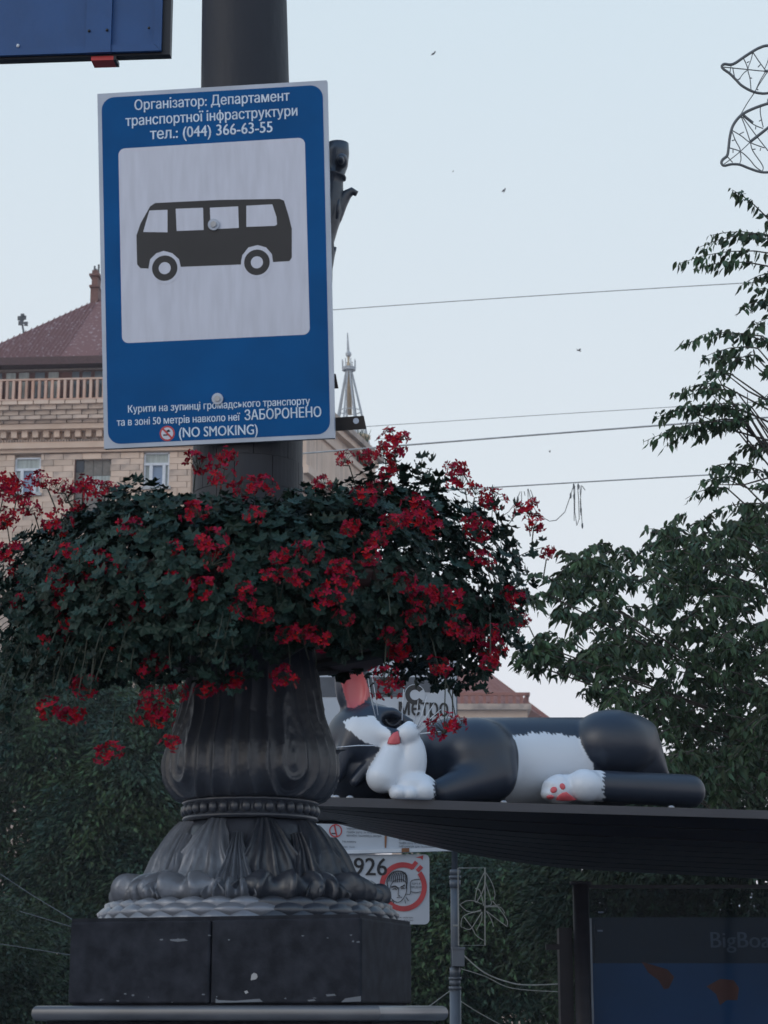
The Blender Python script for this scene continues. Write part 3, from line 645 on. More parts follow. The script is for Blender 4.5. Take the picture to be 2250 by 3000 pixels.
leafframe([(1750, 330), (1500, 190), (1229, 165), (1100, 200), (1000, 255), (870, 340), (760, 415), (690, 440), (600, 432), (565, 465), (590, 505), (680, 570), (770, 660), (850, 740), (980, 815), (1100, 850), (1229, 850), (1500, 790), (1720, 600), (1850, 430), (1750, 330)],
  [[(590, 475), (920, 508), (1200, 535), (1750, 560)], [(870, 340), (910, 420), (935, 510), (880, 560), (820, 640)], [(1010, 260), (985, 370), (940, 510), (970, 640), (985, 815)], [(1010, 260), (1090, 380), (1200, 530)], [(1200, 530), (1110, 680), (1040, 830), (940, 980), (840, 1150)], [(1210, 560), (1130, 680), (1070, 780), (1090, 805)], [(700, 440), (680, 560)], [(720, 480), (760, 650), (830, 640)], [(1180, 500), (1229, 380), (1260, 200)], [(1230, 560), (1400, 760)], [(965, 630), (1000, 635)], [(960, 395), (925, 410)], [(1120, 440), (1085, 475)], [(1220, 530), (1450, 230)], [(1240, 540), (1600, 400), (1780, 380)]],
  [[(1175, 530), (1229, 540)]])
leafframe([(1900, 1100), (1600, 980), (1350, 985), (1229, 1000), (1050, 1060), (900, 1130), (800, 1210), (720, 1330), (680, 1480), (660, 1650), (640, 1750), (575, 1810), (560, 1860), (600, 1895), (700, 1875), (820, 1880), (950, 1930), (1100, 1980), (1229, 1990), (1500, 1960), (1750, 1750), (1900, 1400), (1900, 1100)],
  [[(600, 1870), (720, 1780), (830, 1690), (980, 1550)], [(840, 1180), (900, 1330), (970, 1540), (1010, 1680), (1150, 1890), (1150, 1970)], [(860, 1190), (1050, 1450), (1229, 1680)], [(720, 1390), (850, 1470), (970, 1560), (1180, 1640)], [(710, 1400), (760, 1530), (820, 1640), (830, 1700), (840, 1800), (820, 1870)], [(680, 1640), (830, 1690), (950, 1790), (1050, 1910), (1140, 1975)], [(1120, 1040), (1120, 1150), (1160, 1340)], [(860, 1160), (1020, 1300), (1160, 1360)], [(640, 1760), (720, 1850)], [(1229, 930), (1210, 1010)], [(820, 1440), (880, 1410)], [(710, 1535), (760, 1520)], [(1055, 1320), (1050, 1370)], [(1125, 1640), (1115, 1680)], [(1010, 1660), (1050, 1655)], [(1140, 1230), (1100, 1255)], [(725, 1660), (725, 1710)], [(850, 1190), (780, 1240)], [(1229, 1340), (1500, 1250), (1850, 1200)], [(1229, 1400), (1400, 1700), (1500, 1900)]],
  [[(980, 1545), (1229, 1350), (1500, 1120)], [(880, 1175), (1010, 1280)]])
MB().tube([q(1850, 430), q(1900, 1100), q(1950, 5000), at(2397, 2960, 11.0), Vector((at(2397, 2960, 11.0).x, 11.0, 0))], .03, 8).obj('pole', M['wire'], mo)
# ------------------------------------------------------------------ grey pole with stop boards
GD = 13.2; gp = at(1332, 3000, GD); gpo = thing('stop_sign_post', 'slim grey post with collars and small box holding the white stop boards', 'post', (gp.x, GD, 0))
gm = MB(); rr = 11.5/S(2700, GD); xt = at(1331, 2400, GD)
gm.tube([Vector((gp.x, GD, 0)), at(1334, 2900, GD)], rr*1.45, 14); gm.tube([at(1334, 2905, GD), at(1332, 2560, GD)], rr*1.1, 14); gm.tube([at(1332, 2562, GD), at(1331, 1890, GD)], rr*.8, 12)
gm.obj('post', M['greypole'], gpo, True)
for y0, y1, k in ((2548, 2562, 1.35), (2566, 2574, 1.55), (2578, 2600, 1.4), (2835, 2860, 1.35), (2862, 2870, 1.6), (2872, 2886, 1.4), (2890, 2900, 1.6)):
    MB().tube([at(1333, y1, GD), at(1333, y0, GD)], rr*k, 14).obj('collar', M['greypole'], gpo, True)
gx = 1/S(2800, GD)
MB().box(at(1343, 2805, GD-.06), (17*gx, 0, 0), (0, .05, 0), (0, 0, 25*gx)).obj('junction_box', M['greypole'], gpo)
MB().box(at(1343, 2778, GD-.06), (19*gx, 0, 0), (0, .06, 0), (0, 0, 3*gx)).obj('box_lid', M['greypole'], gpo)
# boards: plane slightly turned
bO = at(1337, 2300, GD-.10); bd = Vector((math.cos(R(12)), math.sin(R(12)), 0)); bn = Vector((bd.y, -bd.x, 0)); EZ = Vector((0, 0, 1))
def pp(px, py, l=0): return onplane(px, py, bO, bn)+bn*l
def plate(pxs, name, m, parent, l=0, th=.004):
    pts = [pp(x, y, l) for x, y in pxs]; return MB().prism(pts, -bn*th).obj(name, m, parent)
ub_ = thing('route_board', 'large white public transport board with dark band behind the sleeping cat head', 'sign', bO)
plate([(790, 1895), (1337, 1900), (1337, 2492), (790, 2512)], 'board', M['board'], ub_, 0, .03)
plate([(870, 1984), (1272, 1984), (1272, 2028), (1180, 2028), (1180, 2042), (870, 2042)], 'header_band', mat('grey_print', (.085, .095, .115), .5), ub_, .003)
plate([(1324, 1930), (1327, 1930), (1327, 2100), (1324, 2100)], 'edge_line', M['sign_black'], ub_, .003)
def ring(px, py, ro, ri, name, m, parent, l=.004, a0=0, a1=360, n=40):
    c = pp(px, py, l); s = 1/S(py, GD); vs = []; fs = []
    for k in range(n+1):
        a_ = R(a0+(a1-a0)*k/n)
        for r_ in (ri, ro): vs.append(c+(bd*math.cos(a_)+EZ*math.sin(a_))*r_*s)
    for k in range(n): fs.append((2*k, 2*k+1, 2*k+3, 2*k+2))
    return MB().add(vs, fs).obj(name, m, parent)
ring(1215, 2036, 31, 0, 'logo_disc', M['board'], ub_, .0045); ring(1215, 2036, 29, 15, 'logo_ring', M['sign_black'], ub_, .006, 35, 325)
text('метро', 'lettering', pp(1240, 2097, .004), bd, EZ, 74*gx*1.0, M['sign_black'], ub_, bold=.0012, wid=150*gx)
def lines(x0, y0, w, rows, h, parent, words):
    for k in range(rows): text(words[k % len(words)], 'lettering', pp(x0, y0+k*h*1.35, .004), bd, EZ, h*1.15*gx, M['sign_black'], parent, align='LEFT', wid=w*random.uniform(.86, 1)*gx)
W_ = ['зупинка громадського транспорту', 'інформація для пасажирів', 'графік руху за маршрутом', 'автобус тролейбус метро']
lines(1015, 2420, 112, 4, 7.5, ub_, W_); text('На вимогу', 'lettering', pp(1003, 2468, .004), bd, EZ, 8*gx, M['sign_black'], ub_, align='LEFT'); text('тел. 15-51', 'lettering', pp(1005, 2484, .004), bd, EZ, 8*gx, M['sign_black'], ub_, align='LEFT')
lines(1168, 2462, 110, 3, 7.5, ub_, W_[::-1])
ring(983, 2434, 19, 15.5, 'prohibition_ring', M['red'], ub_); plate([(977, 2417), (981, 2416), (989, 2451), (985, 2452)], 'prohibition_bar', M['red'], ub_, .0045)
plate([(971, 2440), (985, 2440), (985, 2443), (971, 2443)], 'cigarette', M['sign_black'], ub_, .0042)
fr_ = MB(); fr_.box((pp(790, 2503)+pp(1338, 2488))/2, (pp(1338, 2488)-pp(790, 2503))/2, bn*.025, EZ*5*gx); fr_.obj('lower_rail', M['white'], ub_)
plate([(1174, 2486), (1196, 2485), (1196, 2497), (1174, 2498)], 'clamp', M['rust'], ub_, .03)
plate([(1126, 2440), (1134, 2440), (1131, 2484), (1127, 2484)], 'rust_streak', M['rust'], ub_, .0042, .0003)
lb_ = thing('smoking_notice_board', 'lower white board with number 926 and red ring round a drawn face', 'sign', bO)
def rpoly(x0, y0, x1, y1, r, n=6):
    o = []
    for cx, cy, a0 in ((x1-r, y0+r, -90), (x1-r, y1-r, 0), (x0+r, y1-r, 90), (x0+r, y0+r, 180)):
        for k in range(n+1): a_ = R(a0+90*k/n); o.append((cx+r*math.cos(a_), cy+r*math.sin(a_)))
    return o
plate(rpoly(800, 2503, 1258, 2708, 14), 'board', M['board'], lb_, 0, .01)
text('2926', 'lettering', pp(1068, 2564, .003), bd, EZ, 72*gx, M['sign_black'], lb_, bold=.0025, wid=132*gx)
text('маршрутах', 'lettering', pp(1066, 2607, .003), bd, EZ, 15*gx, M['sign_black'], lb_, wid=66*gx)
ring(1181, 2598, 70, 55, 'red_ring', M['red'], lb_, .004, -20, 40); ring(1181, 2598, 70, 55, 'red_ring', M['red'], lb_, .004, 62, 340, 60)
for (a, b, c_, d_) in ((1206, 2543, 1220, 2525), (1222, 2552, 1235, 2538)):
    v = Vector((c_-a, d_-b)).normalized(); nn = Vector((-v.y, v.x))*6
    plate([(a-nn.x, b-nn.y), (c_-nn.x, d_-nn.y), (c_+nn.x, d_+nn.y), (a+nn.x, b+nn.y)], 'ring_tab', M['red'], lb_, .0042)
plate([(1218, 2512), (1240, 2506), (1238, 2520), (1232, 2514)], 'cigarette_smoke', M['red'], lb_, .003)
fc = MB()
def dl(*l, r=.0022): fc.tube([pp(x, y, .004) for x, y in sm_([(900+a*.3617, 2350+b*.3617) for a, b in l], 4)], r, 4)
dl((655, 700), (645, 640), (660, 600), (700, 565), (760, 560), (800, 590), (808, 640), (800, 700), r=.004); dl((668, 700), (660, 740), (680, 780), (720, 810), (760, 800), (795, 750), (805, 690), (790, 640), (740, 625), (690, 650), (668, 700))
dl((680, 690), (710, 680), (735, 700), r=.005); dl((755, 690), (790, 670), r=.005); dl((742, 690), (735, 750), (750, 755)); dl((725, 775), (745, 768), (765, 772)); dl((690, 790), (700, 820)); dl((800, 770), (820, 800)); dl((690, 795), (660, 815)); dl((790, 790), (795, 820))
for k in range(9): dl((660+k*17, 650-abs(k-4)*2), (668+k*16, 600), (690+k*13, 570), r=.003)
dl((690, 708), (712, 700), (722, 710), r=.003); dl((760, 704), (778, 694), (785, 702), r=.003)
dl((800, 745), (835, 740), (835, 650), (870, 628), (915, 625)); dl((835, 725), (880, 732), (920, 725))
fc.obj('face_drawing', M['sign_black'], lb_)
text("LET'S B", 'lettering', pp(1219, 2592, .004), bd, EZ, 8*gx, M['sign_black'], lb_); text('МОДНИ', 'lettering', pp(1219, 2602, .004), bd, EZ, 8*gx, M['sign_black'], lb_)
for k in range(2): text('кабінет міністрів', 'lettering', pp(1152, 2690+k*8, .003), bd, EZ, 6*gx, M['sign_black'], lb_, align='LEFT', wid=58*gx)
# rectangular wire frame motif by the pole
D_ = 13.0; wf = thing('flower_motif_frame', 'pale rectangular frame with bent wire flower petals beside the grey post', 'light decoration', at(1380, 2560, D_))
f = MB(); kk = 600/1659
def r2(x, y, d=0): return at(900+x*kk, 2350+y*kk, D_+d)
f.tube([r2(1222, 535), r2(1440, 532), r2(1440, 1160), r2(1225, 1160), r2(1222, 535)], .0042, 5); f.obj('outer_frame', M['wirepale'], wf)
for l in [[(1440, 560), (1400, 640), (1370, 720), (1360, 800), (1380, 800), (1430, 700), (1445, 600)], [(1445, 570), (1490, 640), (1520, 730), (1515, 790)], [(1235, 830), (1290, 800), (1350, 800), (1415, 825)], [(1235, 830), (1290, 880), (1350, 890), (1410, 870)], [(1410, 880), (1320, 900), (1260, 930), (1245, 1000), (1255, 1015)], [(1415, 890), (1370, 960), (1320, 1030), (1260, 1015)], [(1415, 890), (1410, 960), (1370, 1040)], [(1270, 930), (1330, 1010), (1370, 1080), (1430, 1120)], [(1450, 880), (1540, 950), (1620, 1010)], [(1500, 800), (1570, 880), (1620, 960), (1620, 1000)], [(1450, 880), (1490, 950), (1510, 1010)], [(1440, 620), (1440, 1100)], [(1360, 700), (1400, 720), (1430, 840)], [(1440, 640), (1480, 760), (1490, 830), (1440, 840)], [(1440, 850), (1560, 850), (1600, 900)], [(1440, 850), (1500, 840), (1560, 830)]]:
    mb = MB(); mb.tube([r2(*p, .02) for p in sm_(l, 4)], .0035, 4); mb.obj('petal', M['wirepale'], wf)
MB().tube([r2(1225, 1000), r2(1180, 1000)], .006, 5).obj('clamp', M['wirepale'], wf)
# cables near the pole and far concrete post
mb = MB(); mb.tube([at(x, y, 16) for x, y in sm_([(1355, 2795), (1420, 2850), (1500, 2880), (1560, 2886), (1650, 2882)], 6)], .0055, 5); tag(mb.obj('slack_cable', M['wirepale']), 'pale slack cable from the grey post box to the concrete post', 'cable')
mb = MB(); mb.tube([at(x, y, 16) for x, y in sm_([(1350, 2838), (1420, 2860), (1500, 2895), (1640, 2906)], 6)], .0035, 5); tag(mb.obj('slack_cable', M['wirepale']), 'thinner slack cable just below the pale one', 'cable')
mb = MB(); mb.tube([at(x, y, 16) for x, y in sm_([(1345, 2930), (1400, 2965), (1480, 3010), (1560, 3060)], 6)], .0035, 5); tag(mb.obj('slack_cable', M['wirepale']), 'cable sloping down right from the bottom of the grey post', 'cable')
mb = MB(); mb.tube([at(x, y, 16) for x, y in [(1322, 2900), (1262, 2945), (1160, 3000)]], .0035, 5); tag(mb.obj('slack_cable', M['wirepale']), 'cable sloping down left from the grey post toward the plinth', 'cable')
cp = at(1648, 2900, 24); mb = MB(); mb.tube([(cp.x, 24, 0), at(1646, 2785, 24)], .045, 12)
tag(mb.obj('concrete_post', mat('pale_concrete', (.26, .27, .29), .8), None, True), 'pale concrete post left of the advert stand', 'post')
# ------------------------------------------------------------------ bus shelter
def DF(px): return 10.9+.75*(px-950)/1300
E1 = (Vector(at(2250, 2375, DF(2250)))-Vector(at(950, 2335, DF(950)))); E1.z = 0; sx = E1.normalized(); sn = Vector((-sx.y, sx.x, 0))
F0 = at(950, 2335, 10.9); ROOFZ = F0.z
sh = thing('bus_shelter', 'dark metal bus shelter roof carrying the cat sculpture', 'bus shelter', (F0.x, F0.y, 0))
xl_ = (at(925, 2340, DF(925))-F0).dot(sx); xr_ = 5.2; rd = 1.0
def sb(u0, u1, v0, v1, z0, z1): return MB().box(F0+sx*(u0+u1)/2+sn*(v0+v1)/2+Vector((0, 0, (z0+z1)/2-F0.z)), sx*(u1-u0)/2, sn*(v1-v0)/2, Vector((0, 0, (z1-z0)/2)))
s1 = 1/S(2350, 11)
sb(xl_, xr_, .015, rd, ROOFZ-.035, ROOFZ-.012).obj('roof_deck', M['roofmetal'], sh)
sb(xl_, xr_, 0, .014, ROOFZ-26*s1, ROOFZ).obj('roof_lip', M['liptop'], sh)
under = [(900, 2386), (930, 2398), (1030, 2424), (1130, 2449), (1330, 2495), (1470, 2520), (1600, 2538), (1750, 2550), (1900, 2558), (2250, 2576), (2500, 2586), (3300, 2610)]
def yun(x):
    for i in range(len(under)-1):
        if under[i][0] <= x <= under[i+1][0]: return under[i][1]+(under[i+1][1]-under[i][1])*(x-under[i][0])/(under[i+1][0]-under[i][0])
    return under[-1][1]
def ylip(x): return 2362+(x-950)*40/1300
xs = [900+k*50 for k in range(37)]
NS = 9
for k in range(NS):
    FS = [0, .20, .40, .50, .59, .68, .77, .86, .94, 1]; f0 = FS[k]; f1 = f0+(FS[k+1]-f0)*(.88 if k < NS-1 else 1); o0 = .03+.14*k; o1 = o0+.125
    va, vb, vc, vd = [], [], [], []
    for x in xs:
        yl = ylip(x); yu = yun(x)
        a_ = at(x, yl+(yu-yl)*f0, DF(x)+o0); b_ = at(x, yl+(yu-yl)*f1, DF(x)+o1)
        va.append(a_); vb.append(b_); vc.append(b_+Vector((0, 0, .014))+sn*.01); vd.append(a_+Vector((0, 0, .03))+sn*.012)
    n = len(xs); mb = MB(); vs = va+vb+vc+vd; fs = []
    for i in range(n-1):
        for r_ in range(4): A_, B_ = r_*n, ((r_+1) % 4)*n; fs.append((A_+i, A_+i+1, B_+i+1, B_+i))
    fs += [(0, n, 2*n, 3*n), (n-1, 2*n-1, 3*n-1, 4*n-1)]
    mb.add(vs, fs).obj('soffit_slat', M['roofmetal'], sh)
mb = MB(); va = [at(x, ylip(x)-1, DF(x)+.07) for x in xs]; vb = [at(x, yun(x)-2.5, DF(x)+1.36) for x in xs]; n = len(xs); up_ = Vector((0, 0, .01)); vs = va+vb+[v+up_ for v in vb]+[v+up_ for v in va]; fs = []
for i in range(n-1):
    for r_ in range(4): A_, B_ = r_*n, ((r_+1) % 4)*n; fs.append((A_+i, A_+i+1, B_+i+1, B_+i))
mb.add(vs, fs+[(0, n, 2*n, 3*n), (n-1, 2*n-1, 3*n-1, 4*n-1)]).obj('soffit_backing', M['roofmetal'], sh)
sb(xl_, xr_, rd-.03, rd, ROOFZ-.05, ROOFZ-.035).obj('rear_fascia', M['roofmetal'], sh)
for u in (3.6, 5.0):
    p = F0+sx*u+sn*.8; MB().tube([(p.x, p.y, 0), (p.x, p.y, ROOFZ-.04)], .06, 14).obj('column', M['roofmetal'], sh, True)
for px in (985, 1025, 1475, 1965):
    p = at(px, 2338, DF(px)+.03); MB().ell((p.x, p.y, ROOFZ+.004), (.02, .02, .012), 8, 6).obj('anchor', M['alu'], sh, True)
# advert stand
AD = 12.4; ax0 = at(1701, 2590, AD); ads = thing('advert_stand', 'dark advert stand with glass and blue poster at the lower right', 'advert stand', (ax0.x, AD, 0))
AR = 24/S(2700, AD)
MB().tube([(ax0.x, AD, 0), at(1701, 2592, AD)], AR, 18).obj('post', M['roofmetal'], ads, True)
MB().tube([at(1701, 2593, AD), at(1701, 2583, AD)], AR*1.35, 18).obj('cap', M['roofmetal'], ads, True)
def ap_(x0, x1, y0, y1, d0, d1):
    a_ = at(x0, y1, AD+d0); b_ = at(x1, y0, AD+d0); return MB().ab(a_.x, b_.x, AD+d0, AD+d1, a_.z, b_.z)
ap_(1725, 2700, 2592, 2602, .0, .03).obj('top_rail', M['roofmetal'], ads)
ap_(1728, 2700, 2604, 3600, .012, .02).obj('glass_pane', M['glass'], ads)
lbx = ap_(1742, 2700, 2688, 3700, .1, .3).obj('light_box', M['ad_dark'], ads)
ap_(1745, 2700, 2700, 2820, .085, .099).obj('header', M['ad_dark'], lbx)
ap_(1745, 2700, 2822, 3700, .085, .099).obj('poster', M['ad_blue'], lbx)
ap_(1729, 1733, 2690, 3700, .0, .011).obj('edge_trim', M['greypole'], ads)
ap_(1657, 1676, 2718, 3700, .05, .2).obj('side_profile', M['roofmetal'], ads)
ap_(1600, 1655, 2766, 2782, .05, .1).obj('side_arm', M['roofmetal'], ads)
text('BigBoard', 'lettering', at(2078, 2776, AD+.083), (1, 0, 0), EZ, 66/S(2770, AD), M['ad_text'], lbx, align='LEFT', bold=.003, wid=232/S(2770, AD))
for pts in ([(1880, 2818), (1905, 2825), (1955, 2840), (1975, 2862), (1960, 2895), (1945, 2898), (1930, 2872), (1900, 2850)], [(2070, 2890), (2110, 2868), (2150, 2872), (2165, 2895), (2160, 2930), (2128, 2930), (2110, 2945), (2098, 2912)]):
    MB().prism([at(x, y, AD+.084) for x, y in pts], (0, .0008, 0)).obj('poster_leaf', M['ad_orange'], lbx)
ap_(1753, 1768, 2670, 2675, .03, .04).obj('clip', M['alu'], ads); ap_(1751, 1766, 2724, 2729, .03, .04).obj('clip', M['alu'], ads)
# ------------------------------------------------------------------ cat sculpture
def cD(px, off): return DF(px)+off
def cP(px, py, off): return np.array(at(px, py, cD(px, off)))
CS = 1/S(2250, 11.4)
prims = []  # (type, data, label, k)
def E_(px, py, rx, ry, off, rd_, lab, k=.02, rot=0): prims.append(('e', cP(px, py, off), np.array([rx*CS, rd_, ry*CS]), lab, k, R(rot)))
def C_(a, ra, b, rb, oa, ob, lab, k=.02): prims.append(('c', (cP(*a, oa), cP(*b, ob)), (ra*CS, rb*CS), lab, k, 0))
C_((1330, 2238), 138, (1800, 2232), 136, .50, .52, 'body', .0)
E_(1392, 2225, 126, 124, .36, .25, 'shoulder', .03)
C_((1440, 2275), 74, (1290, 2322), 40, .22, .14, 'arm', .05)
E_(1080, 2270, 130, 95, .44, .26, 'neck', .03)
E_(1078, 2166, 124, 106, .36, .25, 'head', .012)
C_((1085, 2088), 20, (1150, 2092), 17, .22, .18, 'brow', .03)
C_((1150, 2092), 17, (1200, 2118), 14, .18, .15, 'brow', .02)
E_(1070, 2140, 58, 34, .27, .10, 'blaze', .05)
C_((1090, 2140), 30, (1158, 2160), 26, .17, .08, 'bridge', .02)
E_(1192, 2150, 36, 38, .08, .09, 'muzzle', .006)
C_((1146, 2212), 35, (1120, 2276), 47, .085, .09, 'chin', .008)
E_(1206, 2228, 43, 80, .10, .10, 'chinr', .004)
E_(1178, 2262, 56, 58, .10, .08, 'chin', .02)
E_(1150, 2195, 32, 30, .11, .08, 'chin', .012)
E_(1218, 2306, 62, 42, .05, .10, 'paw', .006)
E_(1166, 2324, 25, 22, .02, .07, 'paw', .008); E_(1198, 2326, 24, 24, .0, .07, 'paw', .008); E_(1240, 2318, 36, 34, .0, .08, 'paw', .010)
E_(1036, 2012, 56, 100, .34, .08, 'ear', .03, 6)
C_((1050, 2120), 20, (975, 2270), 30, .20, .25, 'neck', .03); C_((1100, 2215), 12, (1040, 2290), 16, .16, .20, 'neck', .02)
E_(1792, 2183, 132, 107, .36, .24, 'thigh', .008)
C_((1858, 2186), 90, (1944, 2276), 22, .40, .40, 'thigh', .06)
C_((1740, 2302), 46, (2018, 2318), 50, .10, .22, 'leg', .02)
E_(1712, 2302, 54, 49, .07, .11, 'foot', .01)
E_(1640, 2314, 54, 44, .13, .10, 'sole', .004)
for x, y in ((1604, 2326), (1612, 2300), (1636, 2286), (1662, 2286)): E_(x, y, 18, 17, .11, .06, 'sole', .014)
lo = np.array([at(925, 2345, 11)[0], 10.85, ROOFZ-.012]); hi = np.array([at(2100, 2345, 12)[0], 12.35, at(1035, 1915, 11.2)[2]])
h_ = .0095; nx, ny, nz = [int((hi[i]-lo[i])/h_)+2 for i in range(3)]
gx_, gy_, gz_ = (lo[0]+h_*np.arange(nx)), (lo[1]+h_*np.arange(ny)), (lo[2]+h_*np.arange(nz))
G = np.stack(np.meshgrid(gx_, gy_, gz_, indexing='ij'), -1).astype(np.float32)
yawc = math.atan2(sx.y, sx.x)
def dist(p, P):
    if p[0] == 'e':
        q = P-p[1].astype(np.float32); c, s = math.cos(yawc), math.sin(yawc)
        qx = q[..., 0]*c+q[..., 1]*s; qy = -q[..., 0]*s+q[..., 1]*c; qz = q[..., 2]
        if p[5]: cr, sr = math.cos(p[5]), math.sin(p[5]); qx, qz = qx*cr+qz*sr, -qx*sr+qz*cr
        r = p[2]; k0 = np.sqrt((qx/r[0])**2+(qy/r[1])**2+(qz/r[2])**2); k1 = np.sqrt((qx/r[0]**2)**2+(qy/r[1]**2)**2+(qz/r[2]**2)**2)+1e-6
        return k0*(k0-1)/k1
    a, b = p[1]; ba = (b-a).astype(np.float32); pa = P-a.astype(np.float32); t = np.clip((pa@ba)/(ba@ba), 0, 1)
    return np.linalg.norm(pa-t[..., None]*ba, axis=-1)-(p[2][0]+(p[2][1]-p[2][0])*t)
F = None
for p in prims:
    d = dist(p, G); k = p[4]
    if F is None: F = d; continue
    if k > 0:
        hh = np.clip(.5+.5*(F-d)/k, 0, 1); F = F*(1-hh)+d*hh-k*hh*(1-hh)
    else: F = np.minimum(F, d)
def carve(c, r, k=.02):
    global F
    d = -dist(('e', c, r, '', 0, 0), G); hh = np.clip(.5-.5*(F-d)/k, 0, 1); F = F*(1-hh)+d*hh+k*hh*(1-hh)
carve(cP(1152, 2112, .12), np.array([30*CS, .10, 20*CS]), .03)         # hollow of the closed eye
carve(cP(1040, 2015, .27), np.array([34*CS, .05, 66*CS]), .015)       # hollow of the ear
zc = -(G[..., 2]-ROOFZ-.0)
F = np.maximum(F, zc)
# surface nets
ins = F < 0
V_id = -np.ones((nx-1, ny-1, nz-1), int)
c8 = [F[i:nx-1+i, j:ny-1+j, k:nz-1+k] for i in (0, 1) for j in (0, 1) for k in (0, 1)]
st = np.stack(c8, -1); mixd = (st < 0).any(-1) & (st >= 0).any(-1); cells = np.argwhere(mixd)
corner = np.array([(i, j, k) for i in (0, 1) for j in (0, 1) for k in (0, 1)])
edges = [(a, b) for a in range(8) for b in range(a+1, 8) if np.abs(corner[a]-corner[b]).sum() == 1]
vals = st[mixd]; acc = np.zeros((len(cells), 3)); num = np.zeros(len(cells))
for a, b in edges:
    va, vb = vals[:, a], vals[:, b]; m_ = (va < 0) != (vb < 0); t_ = np.where(m_, va/(va-vb+1e-12), 0)
    acc += np.where(m_[:, None], corner[a]+(corner[b]-corner[a])*t_[:, None], 0); num += m_
VP = lo+h_*(cells+acc/num[:, None]); V_id[mixd] = np.arange(len(cells))
faces = []
for axn in range(3):
    A = ins; sl1 = [slice(None)]*3; sl2 = [slice(None)]*3; sl1[axn] = slice(0, -1); sl2[axn] = slice(1, None)
    df = A[tuple(sl1)] != A[tuple(sl2)]; idx = np.argwhere(df)
    o1, o2 = [i for i in range(3) if i != axn]
    ok = (idx[:, o1] > 0) & (idx[:, o2] > 0) & (idx[:, o1] < (nx, ny, nz)[o1]-1) & (idx[:, o2] < (nx, ny, nz)[o2]-1); idx = idx[ok]
    flip = A[tuple(idx.T)]
    def g_(d1, d2):
        q_ = idx.copy(); q_[:, o1] -= d1; q_[:, o2] -= d2; return V_id[tuple(q_.T)]
    quad = np.stack([g_(0, 0), g_(1, 0), g_(1, 1), g_(0, 1)], 1); 
    if axn == 1: flip = ~flip
    quad[flip] = quad[flip][:, ::-1]; quad = quad[(quad >= 0).all(1)]; faces.append(quad)
faces = np.concatenate(faces)
cat = thing('cat_sculpture', 'giant glossy black and white sleeping cat sculpture lying on the shelter roof', 'cat sculpture', (F0.x+1, F0.y+.7, ROOFZ))
me = bpy.data.meshes.new('body'); me.from_pydata(VP.tolist(), [], faces.tolist())
bm = bmesh.new(); bm.from_mesh(me); bmesh.ops.recalc_face_normals(bm, faces=bm.faces)
for _ in range(3): bmesh.ops.smooth_vert(bm, verts=bm.verts, factor=.5, use_axis_x=True, use_axis_y=True, use_axis_z=True)
for v in bm.verts: v.co.z = max(v.co.z, ROOFZ-.01)
bm.to_mesh(me); bm.free()
me.polygons.foreach_set('use_smooth', [True]*len(me.polygons))
co = np.empty(len(me.vertices)*3); me.vertices.foreach_get('co', co); co = co.reshape(-1, 3)
# painted coat, in the sculpture's own front projection (u along the roof, z up)
dd = co-np.array([0, 0, CZ]); dep = dd[:, 1]*CP+dd[:, 2]*SP; PX = 1125+FPX*dd[:, 0]/dep; PY = 1500-FPX*(-dd[:, 1]*SP+dd[:, 2]*CP)/dep
zig = lambda t, a, w_: a*(np.abs(((t/w_) % 1)-.5)*4-1)
jx = zig(co[:, 2]+.3*co[:, 0], 4, .023)+zig(co[:, 2]+.1*co[:, 0], 2.5, .057); jz = zig(co[:, 0]+.3*co[:, 2], 4, .024)+zig(co[:, 0], 3, .083)
labs = [p[3] for p in prims]; dm_ = np.stack([dist(p, co) for p in prims], 1); nearest = np.array(labs)[dm_.argmin(1)]
white = np.isin(nearest, ['muzzle', 'chin', 'chinr', 'bridge', 'sole', 'paw', 'foot'])
white &= ~((nearest == 'paw') & (PX+jx > 1272))
white |= (nearest == 'arm') & (PX+jx < 1272)
leg = np.isin(nearest, ['leg', 'foot']); white[leg] = (PX+jx*1.2)[leg] < 1768
bel = nearest == 'body'; ybel = 2146+14*np.abs((PX-1590)/100)**1.5; white[bel] = ((PY+jz > ybel) & (PX > 1478) & (PX < 1740))[bel]
BLZ = [(1004, 2114), (1033, 2101), (1098, 2097), (1118, 2124), (1144, 2141), (1150, 2190), (1112, 2190), (1071, 2175), (1041, 2156), (1016, 2134)]
hd = np.isin(nearest, ['head', 'blaze', 'bridge', 'brow', 'neck']); ff = np.zeros(len(co), bool)
for i in np.where(hd)[0]: ff[i] = inpoly(PX[i]+jx[i]*.35, PY[i]+jz[i]*.3, BLZ)
white = np.where(hd, ff, white)
col = np.where(white[:, None], [.62, .67, .74], [.016, .023, .040])
pink = np.zeros(len(co), bool)
EP = [(996, 1990), (1006, 1950), (1034, 1920), (1068, 1980), (1086, 2036), (1064, 2060), (1022, 2082)]
for i in np.where(nearest == 'ear')[0]: pink[i] |= inpoly(PX[i], PY[i], EP) and co[i, 1] < cD(1034, .36)
col = np.where(pink[:, None], [.50, .10, .11], col)
at_ = me.color_attributes.new('coat', 'FLOAT_COLOR', 'POINT'); at_.data.foreach_set('color', np.concatenate([col, np.ones((len(col), 1))], 1).ravel())
cm = bpy.data.materials.new('painted_fibreglass'); cm.use_nodes = True; t = cm.node_tree; b = t.nodes['Principled BSDF']; av = t.nodes.new('ShaderNodeVertexColor'); av.layer_name = 'coat'
nz_ = t.nodes.new('ShaderNodeTexNoise'); nz_.inputs['Scale'].default_value = 3; mr = t.nodes.new('ShaderNodeMapRange'); mr.inputs['To Min'].default_value = .82; mr.inputs['To Max'].default_value = 1.15
